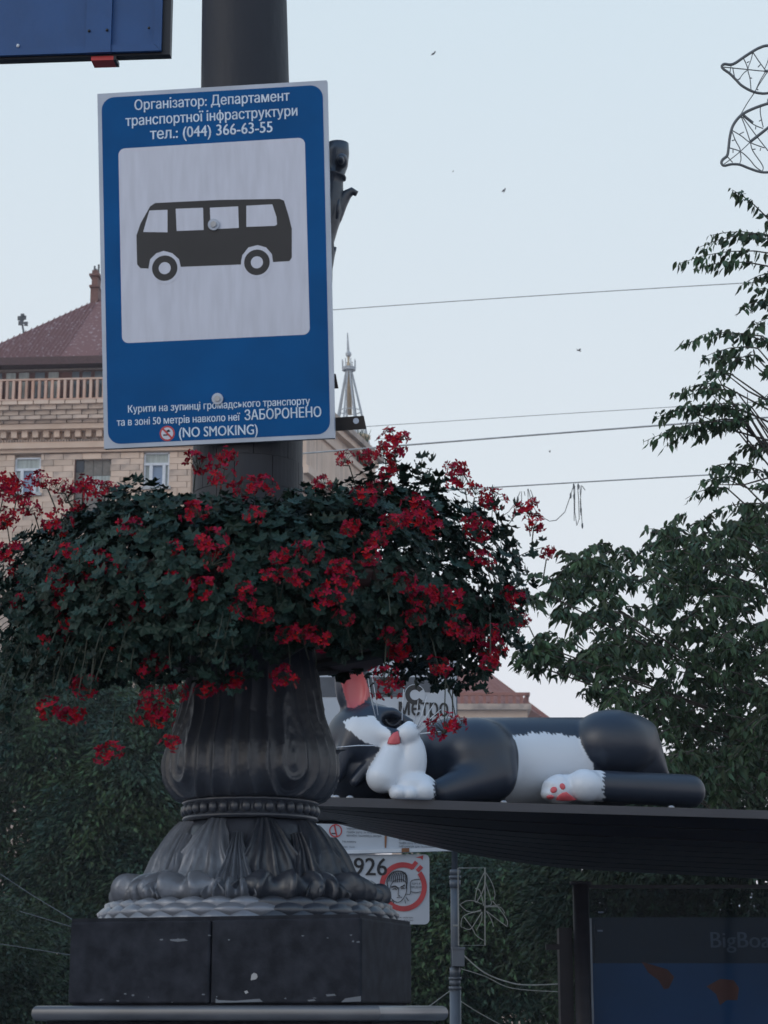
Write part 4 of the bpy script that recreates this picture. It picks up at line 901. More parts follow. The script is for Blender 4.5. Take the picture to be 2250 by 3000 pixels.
hs_ = t.nodes.new('ShaderNodeHueSaturation'); t.links.new(nz_.outputs[0], mr.inputs[0]); t.links.new(mr.outputs[0], hs_.inputs['Value']); t.links.new(av.outputs[0], hs_.inputs['Color']); t.links.new(hs_.outputs[0], b.inputs['Base Color'])
b.inputs['Roughness'].default_value = .40; b.inputs['Specular IOR Level'].default_value = .6
me.materials.append(cm); link('body', me, cat)
# nose, whiskers
def surf(px, py):
    m_ = (np.abs(PX-px) < 7) & (np.abs(PY-py) < 7); c_ = co[m_]; return Vector(c_[c_[:, 1].argmin()]) if len(c_) else Vector(cP(px, py, .05))
def patch(name, pts, m, bulge=.006):
    cx = sum(p[0] for p in pts)/len(pts); cy = sum(p[1] for p in pts)/len(pts); d0 = surf(cx, cy).y
    rings_ = [[at(cx+(x-cx)*f, cy+(y-cy)*f, min(d0+.02, surf(cx+(x-cx)*f, cy+(y-cy)*f).y)-bulge*(1-f*f)-.001) for x, y in pts] for f in (1, .75, .4)]
    n = len(pts); vs = [v for r_ in rings_ for v in r_]+[at(cx, cy, d0-bulge-.001)]+[at(x, y, d0+.06) for x, y in pts]; fs = []
    for j in range(2):
        for k in range(n): fs.append((j*n+k, j*n+(k+1) % n, (j+1)*n+(k+1) % n, (j+1)*n+k))
    for k in range(n): fs += [(2*n+k, 2*n+(k+1) % n, 3*n), (k, 3*n+1+k, 3*n+1+(k+1) % n, (k+1) % n)]
    MB().add(vs, fs).obj(name, m, cat, True)
def ov(x, y, a_, b_, rot=0): return [(x+a_*math.cos(t)*math.cos(rot)-b_*math.sin(t)*math.sin(rot), y+a_*math.cos(t)*math.sin(rot)+b_*math.sin(t)*math.cos(rot)) for t in [2*math.pi*k/14 for k in range(14)]]
patch('nose', [(1166, 2142), (1171, 2160), (1173, 2178), (1160, 2181), (1145, 2181), (1134, 2178), (1139, 2162), (1152, 2147)], M['pink'], .012)
for q_ in (ov(1648, 2304, 8, 10, -.5), ov(1622, 2314, 10.5, 9, -.5), ov(1612, 2335, 11, 6.5), [(1628, 2344), (1634, 2332), (1648, 2322), (1660, 2320), (1672, 2330), (1690, 2343), (1676, 2346), (1650, 2347)]): patch('paw_pad', q_, M['pink'], .004)
def whisk(*l):
    mb = MB(); P = [Vector(cP(x, y, o)) for x, y, o in l]; mb.tube(P, [.0035]*(len(P)-1)+[.0015], 4); mb.obj('whisker', M['white'], cat, True)
whisk((1222, 2138, .02), (1255, 2110, -.05), (1292, 2078, -.1)); whisk((1221, 2136, .02), (1245, 2105, -.05), (1272, 2060, -.1)); whisk((1220, 2134, .02), (1235, 2098, -.05), (1250, 2040, -.1))
whisk((1225, 2150, .02), (1262, 2146, -.05), (1305, 2142, -.1)); whisk((1213, 2122, .02), (1222, 2080, -.02), (1225, 2050, -.05)); whisk((1108, 2184, .05), (1050, 2184, .0), (975, 2190, -.05))
whisk((1100, 2100, .1), (1088, 2050, .05), (1078, 1985, .0)); whisk((1107, 2095, .1), (1102, 2050, .05), (1090, 1980, .0)); whisk((1178, 2110, .1), (1180, 2060, .05), (1184, 2000, .0))
# eyelid crease
mb = MB(); mb.tube([Vector(cP(x, y, .15)) for x, y in sm_([(1128, 2108), (1138, 2122), (1152, 2126), (1166, 2120), (1176, 2108)], 4)], .008, 6); mb.obj('eyelid', M['boxdark'], cat, True)

# ------------------------------------------------------------------ lamp post
LD = 5.15; LX = at(735, 2300, LD).x
lamp = thing('lamp_post', 'ornate cast iron lamp post on a dark granite plinth behind the bus stop sign', 'lamp post', (LX, LD, 0))
def lz(py): return at(735, py, LD).z
def lr(px, py): return px/S(py, LD)
pt, pb = at(716, -250, LD), at(728, 1420, LD)
MB().tube([at(727, 1900, LD), at(727, 1300, LD), at(716, 0, LD), at(713, -400, LD)], [lr(158, 1900), lr(150, 1300), lr(124, 0), lr(118, -400)], 40).obj('pole', M['pole'], lamp, True)
# tiled sleeve around the pole just above the flowers
r0 = lr(161, 1400)
for row in range(3):
    y0 = 1285+row*85
    for k in range(9):
        a0 = 2*math.pi*(k+.5*(row % 2))/9; n = 8; vs = []
        for zz in (lz(y0+84), lz(y0)):
            for i in range(n+1):
                a_ = a0+(2*math.pi/9-.012)*i/n; c0 = at(727, y0, LD)
                for r_ in (r0, r0-.008): vs.append(Vector((c0.x+math.cos(a_)*r_, LD+math.sin(a_)*r_, zz)))
        fs = []
        w2 = 2*(n+1)
        for i in range(n):
            j = 2*i; fs += [(j, j+2, w2+j+2, w2+j), (j+1, w2+j+1, w2+j+3, j+3), (j, j+1, j+3, j+2), (w2+j, w2+j+2, w2+j+3, w2+j+1)]
        fs += [(0, w2, w2+1, 1), (w2-2, w2-1, 2*w2-1, 2*w2-2)]
        MB().add(vs, fs).obj('sleeve_plate', M['pole'], lamp)
# vase with carved volutes
prof_px = [(178, 1880), (182, 1930), (192, 1990), (203, 2050), (216, 2110), (232, 2160), (246, 2200), (253, 2240), (252, 2280), (240, 2315), (215, 2345), (195, 2352)]
ppf = sm_([(lr(r_, y), lz(y)) for r_, y in prof_px], 10)[::-1]
sc_ = 255/1.0
def vol(q_, z, r_):
    a = math.degrees(q_)+90     # 0 at the front
    a = (a+180) % 360-180
    a = a+5
    s_ = a*math.pi/180
    best = 9
    for c in (-47, 38, 133, -142):
        dx = ((a-c+180) % 360-180)*math.pi/180*.23+.0012*math.sin(z*55+c); dz = z-lz(2262)
        dz = dz*.30/(1+3.2*max(0, dz)) if dz > 0 else dz*.9
        best = min(best, math.hypot(dx, dz))
    t_ = (best/.24)**.85*5.2
    g_ = math.cos(2*math.pi*t_)
    up_ = min(1, max(0, (z-lz(2250))/.35)); fl_ = .006*(1-2*abs(math.sin(a*math.pi/180*5.5*(1+.5*up_)+.8*math.sin(a*.1)))**.6)*up_
    return fl_*.6+.0085*(1-2*abs(math.sin(math.pi*t_))**.7)*(1-.45*up_)*min(1, .35+best/.08)+.0009*math.cos(6.28*best/.0075)-.004*math.exp(-((abs(a) % 90-0)/1.5)**2)
MB().lathe((LX, LD, 0), ppf, 360, vol).obj('vase', M['iron'], lamp, True)
for a in (-95, 85, 175, -5+0):
    if a == -5: continue
    A = R(a-90); d = Vector((math.cos(A), math.sin(A), 0)); sd_ = Vector((-d.y, d.x, 0)); base = Vector((LX, LD, 0))
    mb = MB(); nn = 8; vs = []; fs = []
    for i in range(nn+1):
        t_ = i/nn; y = 2245-52*t_; out_ = lr(250+4*t_+14*t_**2, 2200); c = base+d*out_+Vector((0, 0, lz(y)))
        if t_ > .75: c += d*lr(18*(t_-.75)*4, 2200)-Vector((0, 0, lr(6*(t_-.75)*4, 2200)))
        w_ = lr(34*math.sin(math.pi*(1-t_)*.5+.15), 2200)
        for s_ in (-1, 0, 1):
            vs += [c+sd_*w_*s_-d*(.012*abs(s_)), c+sd_*w_*s_-d*(.012*abs(s_)+.012)]
    for i in range(nn):
        for j in range(2): A0 = i*6+j*2; fs += [(A0, A0+2, A0+8, A0+6), (A0+1, A0+7, A0+9, A0+3)]
    mb.add(vs, fs).obj('curled_leaf_tip', M['iron'], lamp, True)
# bead collar
MB().lathe((LX, LD, 0), [(lr(r_, y), lz(y)) for r_, y in [(190, 2410), (200, 2404), (196, 2398), (188, 2392), (188, 2366), (196, 2360), (200, 2355), (190, 2350)]], 64).obj('bead_collar', M['iron'], lamp, True)
bmz = MB(); rb_ = lr(15.5, 2380); bmz.ell((0, 0, 0), (rb_*.92, rb_*.92, rb_*1.15), 12, 8); bme = bmz.mesh('bead', M['iron'], True)
for k in range(36):
    a = 2*math.pi*k/36; o = link('bead', bme, lamp); o.location = Vector((LX+math.cos(a)*lr(190, 2380), LD+math.sin(a)*lr(190, 2380), lz(2379)))
# flared foot with acanthus leaves
foot = [(186, 2412), (200, 2430), (222, 2465), (245, 2510), (262, 2560), (290, 2605), (318, 2640), (322, 2660)]
fpf = sm_([(lr(r_, y), lz(y)) for r_, y in foot], 8)
MB().lathe((LX, LD, 0), [(r_*.93, z) for r_, z in fpf[::-1]], 96).obj('flared_foot', M['iron'], lamp, True)
def fr(t_):     # radius and height along the foot, t 0 top .. 1 bottom
    x = t_*(len(fpf)-1); i = min(int(x), len(fpf)-2); f_ = x-i
    return fpf[i][0]*(1-f_)+fpf[i+1][0]*f_, fpf[i][1]*(1-f_)+fpf[i+1][1]*f_
def acanthus(ang, mt, width, tilt=0, t0=.0, t1=1.0, lift=0, curl=1.):
    nu, nv = 36, 46; vs = []; fs = []
    for j in range(nv+1):
        v = j/nv; t_ = t0+(t1-t0)*min(v/.80, 1); r_, z = fr(t_)
        wd = width*(.35+.65*smoothstep(v/.55))*(1 if v < .85 else math.sqrt(max(0.0, 1-((v-.85)/.15)**2*.6)))
        for i in range(nu+1):
            u = (i/nu)*2-1
            lob = 1-.10*abs(math.sin(v*math.pi*4.5+.4))*abs(u)
            a_ = R(ang-90)+R(tilt)*v*v+u*wd*lob*.5
            rib = math.cos((u*(1.15-.5*v)+.0)*math.pi*4.2)
            fan = .017*(1-2*abs(math.sin((u*(1.15-.5*v))*math.pi*2.6+.6*u*v))**.7)*(.35+.65*v)
            mid = .010*math.exp(-(u/.10)**2)
            edge = -.012*abs(u)**3
            ph_ = 3.5*max(0, (v-.78)/.22); rho = .034*curl; cur = rho*math.sin(ph_)+.012*smoothstep((v-.6)/.2); dr = 0
            scal = .018*math.cos(u*math.pi*3)*smoothstep((v-.75)/.25)
            rr = r_+.004+lift+fan+mid+edge+cur+dr+.012*math.sin(math.pi*min(v, 1))
            zz = z+scal*.5+rho*(1-math.cos(ph_))
            vs.append(Vector((LX+math.cos(a_)*rr, LD+math.sin(a_)*rr, zz)))
    W1_ = nu+1
    for j in range(nv):
        for i in range(nu): fs.append((j*W1_+i, j*W1_+i+1, (j+1)*W1_+i+1, (j+1)*W1_+i))
    n = len(vs); vs += [Vector((LX, LD, v.z))+(v-Vector((LX, LD, v.z)))*.955-Vector((0, 0, .004)) for v in vs]
    fs += [tuple(n+i for i in reversed(f)) for f in fs]
    for i in range(nu): fs.append((nv*W1_+i, nv*W1_+i+1, n+nv*W1_+i+1, n+nv*W1_+i))
    for j in range(nv): fs += [(j*W1_, (j+1)*W1_, n+(j+1)*W1_, n+j*W1_), (j*W1_+nu, n+j*W1_+nu, n+(j+1)*W1_+nu, (j+1)*W1_+nu)]
    return MB().add(vs, fs).obj('acanthus_leaf', M[mt], lamp, True, fixn=True)
for k in range(8):
    acanthus(-28+45*k, 'iron_lit' if -120 < ((-28+45*k+180) % 360-180) < 5 else 'iron', .98, tilt=6 if k % 2 else -8)  # left leaves take the paler iron, their lit side painted in
for k in range(8): acanthus(-5+45*k, 'iron_lit' if k in (0, 6, 7) else 'iron', .42, t0=.25, t1=.98, lift=.012, curl=.7)
for k, a in enumerate((178,)):   # buds at the leaf corners
    A = R(a-90); c = Vector((LX+math.cos(A)*lr(330, 2600), LD+math.sin(A)*lr(330, 2600), lz(2604)))
    mb = MB(); mb.lathe(c, [(.004, -.055), (.045, -.05), (.056, -.02), (.055, .01), (.042, .04), (.012, .05)], 28, lambda q_, z, r_: .006*math.cos(q_*7)); mb.obj('bud_ornament', M['iron' if k != 1 else 'iron_lit'], lamp, True)
# laurel wreath ring
wr = [(330, 2664), (392, 2668), (412, 2688), (418, 2705), (412, 2722), (395, 2734), (330, 2738)]
wpf = sm_([(lr(r_-8, y), lz(y)) for r_, y in wr], 4)
MB().lathe((LX, LD, 0), wpf[::-1], 96).obj('wreath_core', M['iron'], lamp, True)
lv = MB(); ns = 8; vs = []; fs = []
for i in range(ns+1):
    t_ = i/ns; w_ = .018*math.sin(math.pi*(t_*.85+.1))
    for j in range(5):
        u = j/4*2-1; vs.append(Vector((t_*.092-.046, -.004-.016*math.sin(math.pi*min(1, t_*.9+.15))*(1-.6*u*u)-.004*(abs(u) < .1)-.006*t_, u*w_)))
for i in range(ns):
    for j in range(4): fs.append((i*5+j, i*5+j+1, (i+1)*5+j+1, (i+1)*5+j))
lme = {False: None}
lvm = [lv.add(vs, fs).mesh('laurel_leaf', M['iron_lit'], True)]; l2 = lvm[0].copy(); l2.materials[0] = M['iron']; lvm.append(l2)
rowsL = [(400, 2672, 35), (417, 2688, 12), (421, 2706, -8), (413, 2724, -38)]
for ri, (rp, y, tl) in enumerate(rowsL):
    for k in range(33):
        a = 2*math.pi*(k+.5*(ri % 2))/33; fa = (math.degrees(a)+90+180) % 360-180   # 0 front
        if abs(fa) > 110: continue
        o = link('laurel_leaf', lvm[0 if -100 < fa < 12 else 1], lamp)  # paler iron from left to front paints the lit side of the wreath
        o.location = Vector((LX+math.cos(a)*lr(rp-5, y), LD+math.sin(a)*lr(rp-5, y), lz(y)))
        o.rotation_euler = (Matrix.Rotation(a+math.pi/2, 3, 'Z') @ Matrix.Rotation(R(-tl), 3, 'X')).to_euler()
# granite plinth
def ngon(r_, n, a0): return [(math.cos(R(a0)+2*math.pi*k/n)*r_, math.sin(R(a0)+2*math.pi*k/n)*r_) for k in range(n)]
# plan corners measured: front face from px 196 to 1058 then a second face going back
def fl(px, D): p = at(px, 2960, D); return Vector((p.x, p.y, 0))
c1, c2 = fl(196, 4.86), fl(1058, 4.62); fx = (c2-c1).normalized(); fn_ = Vector((-fx.y, fx.x, 0)); c3 = fl(1207, 5.02)
if (c3-c2).dot(fn_) < 0: pass
c4 = c1+(c3-c2)-fx*2*(c3-c2).dot(fx); ccen = Vector((LX, LD, 0)); back = [c3+fn_*.35, c2+fn_*1.15, c1+fn_*1.15, c4+fn_*.35]
back = [c3+Vector((-.07, .45, 0)), c2+Vector((-.05, .95, 0)), c1+Vector((.08, .95, 0)), c4+Vector((.07, .45, 0))]; plan = [c1, c2, c3]+back+[c4]
zt_, zb_ = lz(2728)+.01, at(700, 2940, 4.74).z
core = MB(); core.prism([p+(ccen-p)*.03+Vector((0, 0, .05)) for p in plan], (0, 0, zt_-.06)); core.obj('plinth_core', M['granite'], lamp)
def slab(a, b, z0, z1, th=.03):
    d = (b-a).normalized(); n = Vector((d.y, -d.x, 0)); 
    if n.dot(a-ccen) < 0: n = -n
    g = .0015; a = a+d*g; b = b-d*g
    mb = MB(); mb.prism([a+Vector((0, 0, z0)), b+Vector((0, 0, z0)), b+Vector((0, 0, z1)), a+Vector((0, 0, z1))], -n*th); o = mb.obj('granite_panel', M['granite'], lamp); bv = o.modifiers.new('bevel', 'BEVEL'); bv.width = .005; bv.segments = 2; return o
cs_ = c1.lerp(c2, .497)
slab(c1, cs_, zb_, zt_); slab(cs_, c2, zb_, zt_); slab(c2, c3, zb_, zt_); slab(c4, c1, zb_, zt_)
for i in range(3, 7): slab(plan[i], plan[(i+1) % 8], zb_, zt_)
cap_ = MB(); cap_.prism([p*1+Vector((0, 0, zt_-.004)) for p in [p+(ccen-p)*.01 for p in plan]], (0, 0, .012)); cap_.obj('plinth_top', M['granite'], lamp)
# chips in the granite
fo_ = c1; 
def onf(px, py, l): return onplane(px, py, c1, -fn_)-fn_*l
for pts in ([(737, 2856), (744, 2850), (752, 2853), (755, 2862), (750, 2869), (735, 2872)], [(716, 2904), (724, 2902), (728, 2908), (720, 2912)], [(498, 2752), (540, 2750), (550, 2756), (520, 2759), (500, 2756)], [(955, 2913), (980, 2912), (984, 2917), (958, 2919)], [(900, 2930), (920, 2927), (925, 2932), (905, 2934)], [(632, 2925), (640, 2930), (690, 2932), (760, 2926), (770, 2935), (632, 2938)], [(1057-45, 2925), (1057, 2918), (1057, 2934), (1000, 2936)]):
    MB().prism([onf(x, y, .0008) for x, y in pts], fn_*.002).obj('stone_chip', M['chip' if len(pts) != 6 or pts[0][0] == 737 else 'alu'] if pts[0][0] < 800 and pts[0][0] > 700 else M['plaster' if False else 'greypole'], lamp)
for _ in range(20):
    px_ = random.uniform(205, 1050); top_ = random.random() < .25; py_ = random.uniform(2738, 2765) if top_ else random.uniform(2910, 2940); w_ = random.uniform(1, 7); hh_ = random.uniform(1, 3.5)
    MB().prism([onf(px_+w_*math.cos(t)*random.uniform(.6, 1.1), py_+hh_*math.sin(t)*random.uniform(.6, 1.1), .0006) for t in [2*math.pi*k/7 for k in range(7)]], fn_*.002).obj('stone_chip', M['greypole'], lamp)
# torus moulding under the plinth
def moulding(off, z0, z1, name, m, rnd=True):
    P2 = [p+(p-ccen).normalized()*off for p in plan]; mb = MB(); n = 9; zc_ = (z0+z1)/2; hh = (z1-z0)/2; rings_ = []
    for j in range(n):
        a_ = -math.pi/2+math.pi*j/(n-1); o_ = math.cos(a_)*hh*.9; zz = zc_+math.sin(a_)*hh
        rings_.append([p+(p-ccen).normalized()*o_+Vector((0, 0, zz)) for p in P2])
    vs = [v for r_ in rings_ for v in r_]; fs = []
    for j in range(n-1):
        for k in range(8): fs.append((j*8+k, j*8+(k+1) % 8, (j+1)*8+(k+1) % 8, (j+1)*8+k))
    fs += [tuple(reversed(range(8))), tuple((n-1)*8+k for k in range(8))]
    o = mb.add(vs, fs).obj(name, m, lamp, True)
    for p_ in o.data.polygons:
        p_.use_smooth = True
    ed = o.modifiers.new('split', 'EDGE_SPLIT'); ed.split_angle = R(35)
zm1 = at(600, 2946, 4.65).z; zm0 = at(600, 2992, 4.65).z
moulding(.075, zm0, zm1, 'base_moulding', mat('glossy_dark_stone', (.05, .056, .07), .3, col2=(.10, .11, .13), vs=9, aniso=(.6, .6, 3), spec=.7))
mb = MB(); mb.prism([p+(p-ccen).normalized()*.05+Vector((0, 0, 0)) for p in plan], (0, 0, zm0-.001)); mb.obj('plinth_base', M['granite'], lamp)
# cast bracket with cup, seen right of the sign
brk = MB(); kx2 = 130/639; qb = lambda x, y, d=5.0: at(940+x*kx2, 400+y*kx2, d)
def qr(w): return w*kx2/S(600, 5.0)
bp_ = [(20, 2060, 150), (60, 1900, 110), (75, 1700, 130), (40, 1520, 150), (100, 1300, 150), (135, 1100, 185), (165, 900, 165), (190, 700, 135), (200, 590, 125), (210, 575, 160), (215, 550, 160), (225, 530, 120), (240, 420, 150), (245, 250, 165), (245, 110, 158)]
brk.tube([qb(x, y) for x, y, r_ in bp_], [qr(r_) for x, y, r_ in bp_], 20)
bo = brk.obj('bracket_arm', M['iron'], lamp, True)
MB().ell(qb(300, 350, 4.97), (qr(95), .03, qr(95)), 12, 10).obj('rosette', M['iron'], bo, True)
MB().ell(qb(290, 345, 4.945), (qr(50), .02, qr(50)), 12, 10).obj('rosette', M['iron'], bo, True)
lf = MB(); lf.tube([qb(120, 1350), qb(200, 1150), qb(290, 950), qb(380, 830), qb(450, 790), qb(500, 815), qb(490, 850)], [qr(90), qr(115), qr(100), qr(72), qr(62), qr(48), qr(20)], 12); lf.obj('leaf_scroll', M['iron'], bo, True)
lf = MB(); lf.tube([qb(150, 1150), qb(150, 950), qb(180, 760)], [qr(20), qr(36), qr(8)], 8); lf.tube([qb(230, 1180, 4.95), qb(250, 1000, 4.95), qb(260, 900, 4.95)], [qr(20), qr(30), qr(8)], 8); lf.tube([qb(170, 1650), qb(190, 1600), qb(170, 1760)], [qr(20), qr(40), qr(20)], 8); lf.obj('leaf_relief', M['iron'], bo, True)
MB().tube([at(727, 900, LD), at(850, 860, 5.08), qb(20, 2040)], [.05, .04, .035], 12).obj('bracket_root', M['iron'], bo, True)
# ------------------------------------------------------------------ bus stop sign
T_ = [(285, 275), (957, 235), (980, 1283), (305, 1315)]
SO = at(632, 777, 4.93); a_y = R(-6.2)
# plane: solved so that the corners form a rectangle (see below); normal from yaw and a slight lean
lean = R(8.2); n0 = Vector((0, -1, 0)); RotS = Matrix.Rotation(-R(-6.3)*1.0, 3, 'Z'); 
SX = Vector((math.cos(R(-6.3)), math.sin(R(-6.3)), 0)); SZ = Vector((0, 0, 1)); nS = SX.cross(SZ)
SZ = (Matrix.Rotation(lean, 3, SX) @ SZ); nS = SX.cross(SZ).normalized()
LEANSIGN = 1
def sg(px, py, l=0): return onplane(px, py, SO, nS)+nS*l
TL, TR, BR, BL = [sg(*p) for p in T_]
SX = ((TR-TL)+(BR-BL)).normalized(); SZ = ((TL-BL)+(TR-BR)); SZ = (SZ-SX*SZ.dot(SX)).normalized(); nS2 = SX.cross(SZ)
bs = thing('bus_stop_sign', 'blue and white bus stop sign plate fixed to the lamp pole', 'sign', SO)
def splate(pxs, name, m, l, th=.0012): return MB().prism([sg(x, y, l*.4) for x, y in pxs], -nS*th).obj(name, m, bs)
def H(u, v):  # bilinear position on the sign face in photograph pixels
    a = [T_[0][i]+(T_[1][i]-T_[0][i])*u for i in (0, 1)]; b_ = [T_[3][i]+(T_[2][i]-T_[3][i])*u for i in (0, 1)]
    return tuple(a[i]+(b_[i]-a[i])*v for i in (0, 1))
def rr_(u0, v0, u1, v1, r_, asp=1.55, n=7):
    o = []
    for cx, cy, a0 in ((u1-r_, v0+r_/asp, -90), (u1-r_, v1-r_/asp, 0), (u0+r_, v1-r_/asp, 90), (u0+r_, v0+r_/asp, 180)):
        for k in range(n+1): a_ = R(a0+90*k/n); o.append(H(cx+r_*math.cos(a_), cy+r_/asp*math.sin(a_)))
    return o
splate(T_, 'plate', M['sign_edge'], 0, .022)
splate(rr_(.018, .012, .982, .988, .055), 'blue_field', M['sign_blue'], .0012)
# white pictogram panel; px corners TL(347,436) TR(893,403) BR(908,980) BL(358,1006)
pT = [(347, 436), (893, 403), (908, 980), (358, 1006)]
def HP(u, v):
    a = [pT[0][i]+(pT[1][i]-pT[0][i])*u for i in (0, 1)]; b_ = [pT[3][i]+(pT[2][i]-pT[3][i])*u for i in (0, 1)]
    return tuple(a[i]+(b_[i]-a[i])*v for i in (0, 1))
o_ = []
for cx, cy, a0 in ((.965, .033, -90), (.965, .967, 0), (.035, .967, 90), (.035, .033, 180)):
    for k in range(7): a_ = R(a0+15*k); o_.append(HP(cx+.035*math.cos(a_), cy+.033*math.sin(a_)))
splate(o_, 'white_panel', M['sign_white'], .0022)
body = [(400, 690), (412, 655), (440, 605), (455, 595), (640, 586), (820, 583), (832, 588), (845, 630), (855, 670), (855, 755), (848, 765), (800, 768), (797, 745), (780, 725), (755, 718), (728, 725), (710, 748), (706, 775), (530, 782), (525, 760), (505, 742), (480, 735), (458, 742), (440, 760), (435, 787), (412, 786), (402, 775)]
splate(body, 'bus_shape', M['sign_black'], .003)
for wv in ([(438, 617), (491, 615), (491, 681), (420, 680), (424, 665)], [(515, 612), (595, 609), (597, 674), (518, 677)], [(615, 609), (698, 605), (700, 668), (618, 672)], [(722, 603), (798, 599), (810, 635), (812, 658), (806, 662), (722, 665)]):
    splate(wv, 'bus_window', M['sign_white'], .0037)
def disc(px, py, ro, name, m, l, th=.0006, n=32, par=None):
    c = sg(px, py, l*.4 if l < .005 else l); s = 1/S(py, 4.93)
    return MB().prism([c+(SX*math.cos(2*math.pi*k/n)+SZ*math.sin(2*math.pi*k/n))*ro*s for k in range(n)], -nS*th).obj(name, m, par or bs)
for x, y in ((483, 786), (753, 769)):
    disc(x, y, 47, 'wheel_gap', M['sign_white'], .0036); disc(x, y, 38, 'bus_wheel', M['sign_black'], .0042); disc(x, y, 18, 'wheel_hub', M['sign_white'], .0048)
sk = 1/S(700, 4.93)
def st_(body_, x, y, wpx, hpx, al='CENTER', dx=0, bold=.0006, m='sign_text'):
    return text(body_, 'lettering', sg(x, y, .0005), (SX*1+SZ*0), SZ, hpx*sk, M[m], bs, align=al, bold=bold, wid=wpx/S(y, 4.93), lift=.0005)
st_('Організатор: Департамент', 620, 309, 455, 43)
st_('транспортної інфраструктури', 620, 354, 505, 43)
st_('тел.: (044) 366-63-55', 620, 398, 360, 47)
st_('Курити на зупинці громадського транспорту', 640, 1197, 546, 30)
st_('та в зоні 50 метрів навколо неї', 522, 1240, 372, 30)
st_('ЗАБОРОНЕНО', 829, 1226, 228, 42)
st_('(NO SMOKING)', 640, 1277, 236, 42)
disc(490, 1270, 23, 'smoking_ring', M['red'], .0018); disc(490, 1270, 18, 'smoking_disc', M['sign_white'], .0024)
splate([(474, 1257), (478, 1253), (507, 1283), (503, 1287)], 'smoking_bar', M['red'], .0032, .0006)
splate([(478, 1273), (496, 1272), (496, 1276), (478, 1277)], 'cigarette', M['sign_black'], .0028, .0004); splate([(487, 1262), (495, 1258), (500, 1264), (491, 1267)], 'smoke', M['sign_black'], .0028, .0004)
for x, y in ((627, 659), (638, 1169)):
    wsh = disc(x, y, 17, 'washer', M['sign_edge'], .006, .003); disc(x, y, 9, 'bolt', M['alu'], .010, .006, 8, wsh)
for (x0, x1, y0, y1, y2, y3) in ((560, 991, 1112, 1095, 1137, 1152), (560, 1073, 1250, 1218, 1256, 1290)):
    a_ = [onplane(x0, y0, SO-nS*.05, nS), onplane(x1-8, y1, SO-nS*.05, nS), onplane(x1, y2, SO-nS*.05, nS), onplane(x0, y3, SO-nS*.05, nS)]
    st__ = MB().prism(a_, -nS*.006).obj('mounting_strap', M['bracket'], bs)
hc = onplane(1043, 1233, SO-nS*.0488, nS)
MB().prism([hc+(SX*math.cos(2*math.pi*k/20)+SZ*math.sin(2*math.pi*k/20))*.0075 for k in range(20)], -nS*.001).obj('strap_bolt', M['sign_edge'], st__)
# ------------------------------------------------------------------ blue box sign, top left
BD = 5.6; bxO = at(480, 150, BD); bxx = Vector((math.cos(R(-4)), math.sin(R(-4)), 0)); bxn = Vector((bxx.y, -bxx.x, 0))
box = thing('blue_light_box', 'blue metal sign box hanging at the upper left corner', 'sign box', bxO)
def bx_(px, py, l=0): return onplane(px, py, bxO, bxn)+bxn*l
P0 = bx_(497, 157); s5 = 1/S(100, BD)
def bpl(x0, x1, z0, z1, d0, d1): # px offsets left of the right edge, up from the bottom
    c = P0+bxx*((x0+x1)/2*s5)+Vector((0, 0, (z0+z1)/2*s5))-bxn*(d0+d1)/2
    return MB().box(c, bxx*(abs(x1-x0)/2*s5), bxn*(d1-d0)/2, Vector((0, 0, abs(z1-z0)/2*s5)))
bpl(-1500, 0, 0, 900, .004, .035).obj('casing', M['boxdark'], box)
bpl(-1500, -46, 22, 880, -.002, .0035).obj('front_panel', M['boxblue'], box)
# raised mitred border
bdw = MB(); f_ = [(-24, 6), (-46, 28)]
bdw.prism([P0+bxx*x*s5+Vector((0, 0, z*s5))+bxn*.001 for x, z in ((-1500, 6), (-24, 6), (-46, 28), (-1500, 28))], bxn*.010)
bdw.prism([P0+bxx*x*s5+Vector((0, 0, z*s5))+bxn*.001 for x, z in ((-23.5, 6.5), (-23.5, 880), (-45.5, 880), (-45.5, 28.5))], bxn*.010)
bdw.obj('border_trim', M['boxblue'], box)
bpl(-247, -172, 4, 880, -.016, -.002).obj('strap', M['boxblue'], box)
for x, z in ((-237, 72), (-184, 73), (-60, 75)): c = P0+bxx*x*s5+Vector((0, 0, z*s5))+bxn*.018; MB().ell(c, (.0045, .004, .0045), 8, 6).obj('rivet', M['boxdark'], box)
MB().ell(P0+bxx*(-450)*s5+Vector((0, 0, 38*s5))+bxn*.006, (.005, .004, .006), 8, 6).obj('rivet', M['white'], box)
mb = bpl(-232, -166, -14, -1, .0, .05); mb.obj('red_lamp', M['redlamp'], box); bpl(-166, -158, -14, -1, .0, .05).obj('lamp_end', M['boxdark'], box)
MB().tube([P0+bxx*(-210)*s5+Vector((0, 0, 890*s5))-bxn*.03, Vector((LX, LD, P0.z+1.15)), ], .03, 10).obj('hanger_arm', M['boxdark'], box)
# ------------------------------------------------------------------ flower bowls and plants
ZC = at(730, 1660, LD-.3).z; RB = .43
BA = [('leftmost', 180), ('front left', 238), ('front right', 302), ('rightmost', 0), ('rear right', 62), ('rear left', 118)]
bowl_mb = MB(); bowl_mb.lathe((0, 0, 0), [(.03, -.10), (.10, -.092), (.15, -.065), (.18, -.02), (.185, 0), (.178, 0), (.172, -.02), (.14, -.05)], 32, capt=True); bowl_me = bowl_mb.mesh('shell', M['bowl'], True)
rim_mb = MB(); rim_mb.tube([(math.cos(2*math.pi*k/32)*.188, math.sin(2*math.pi*k/32)*.188, 0) for k in range(33)], .008, 6, cap=False); rim_me = rim_mb.mesh('rim', M['bowl'], True)
soil_mb = MB(); soil_mb.lathe((0, 0, 0), [(.168, -.03), (.1, -.015), (.02, -.01)], 24); soil_me = soil_mb.mesh('soil', M['soil'])
plants = []
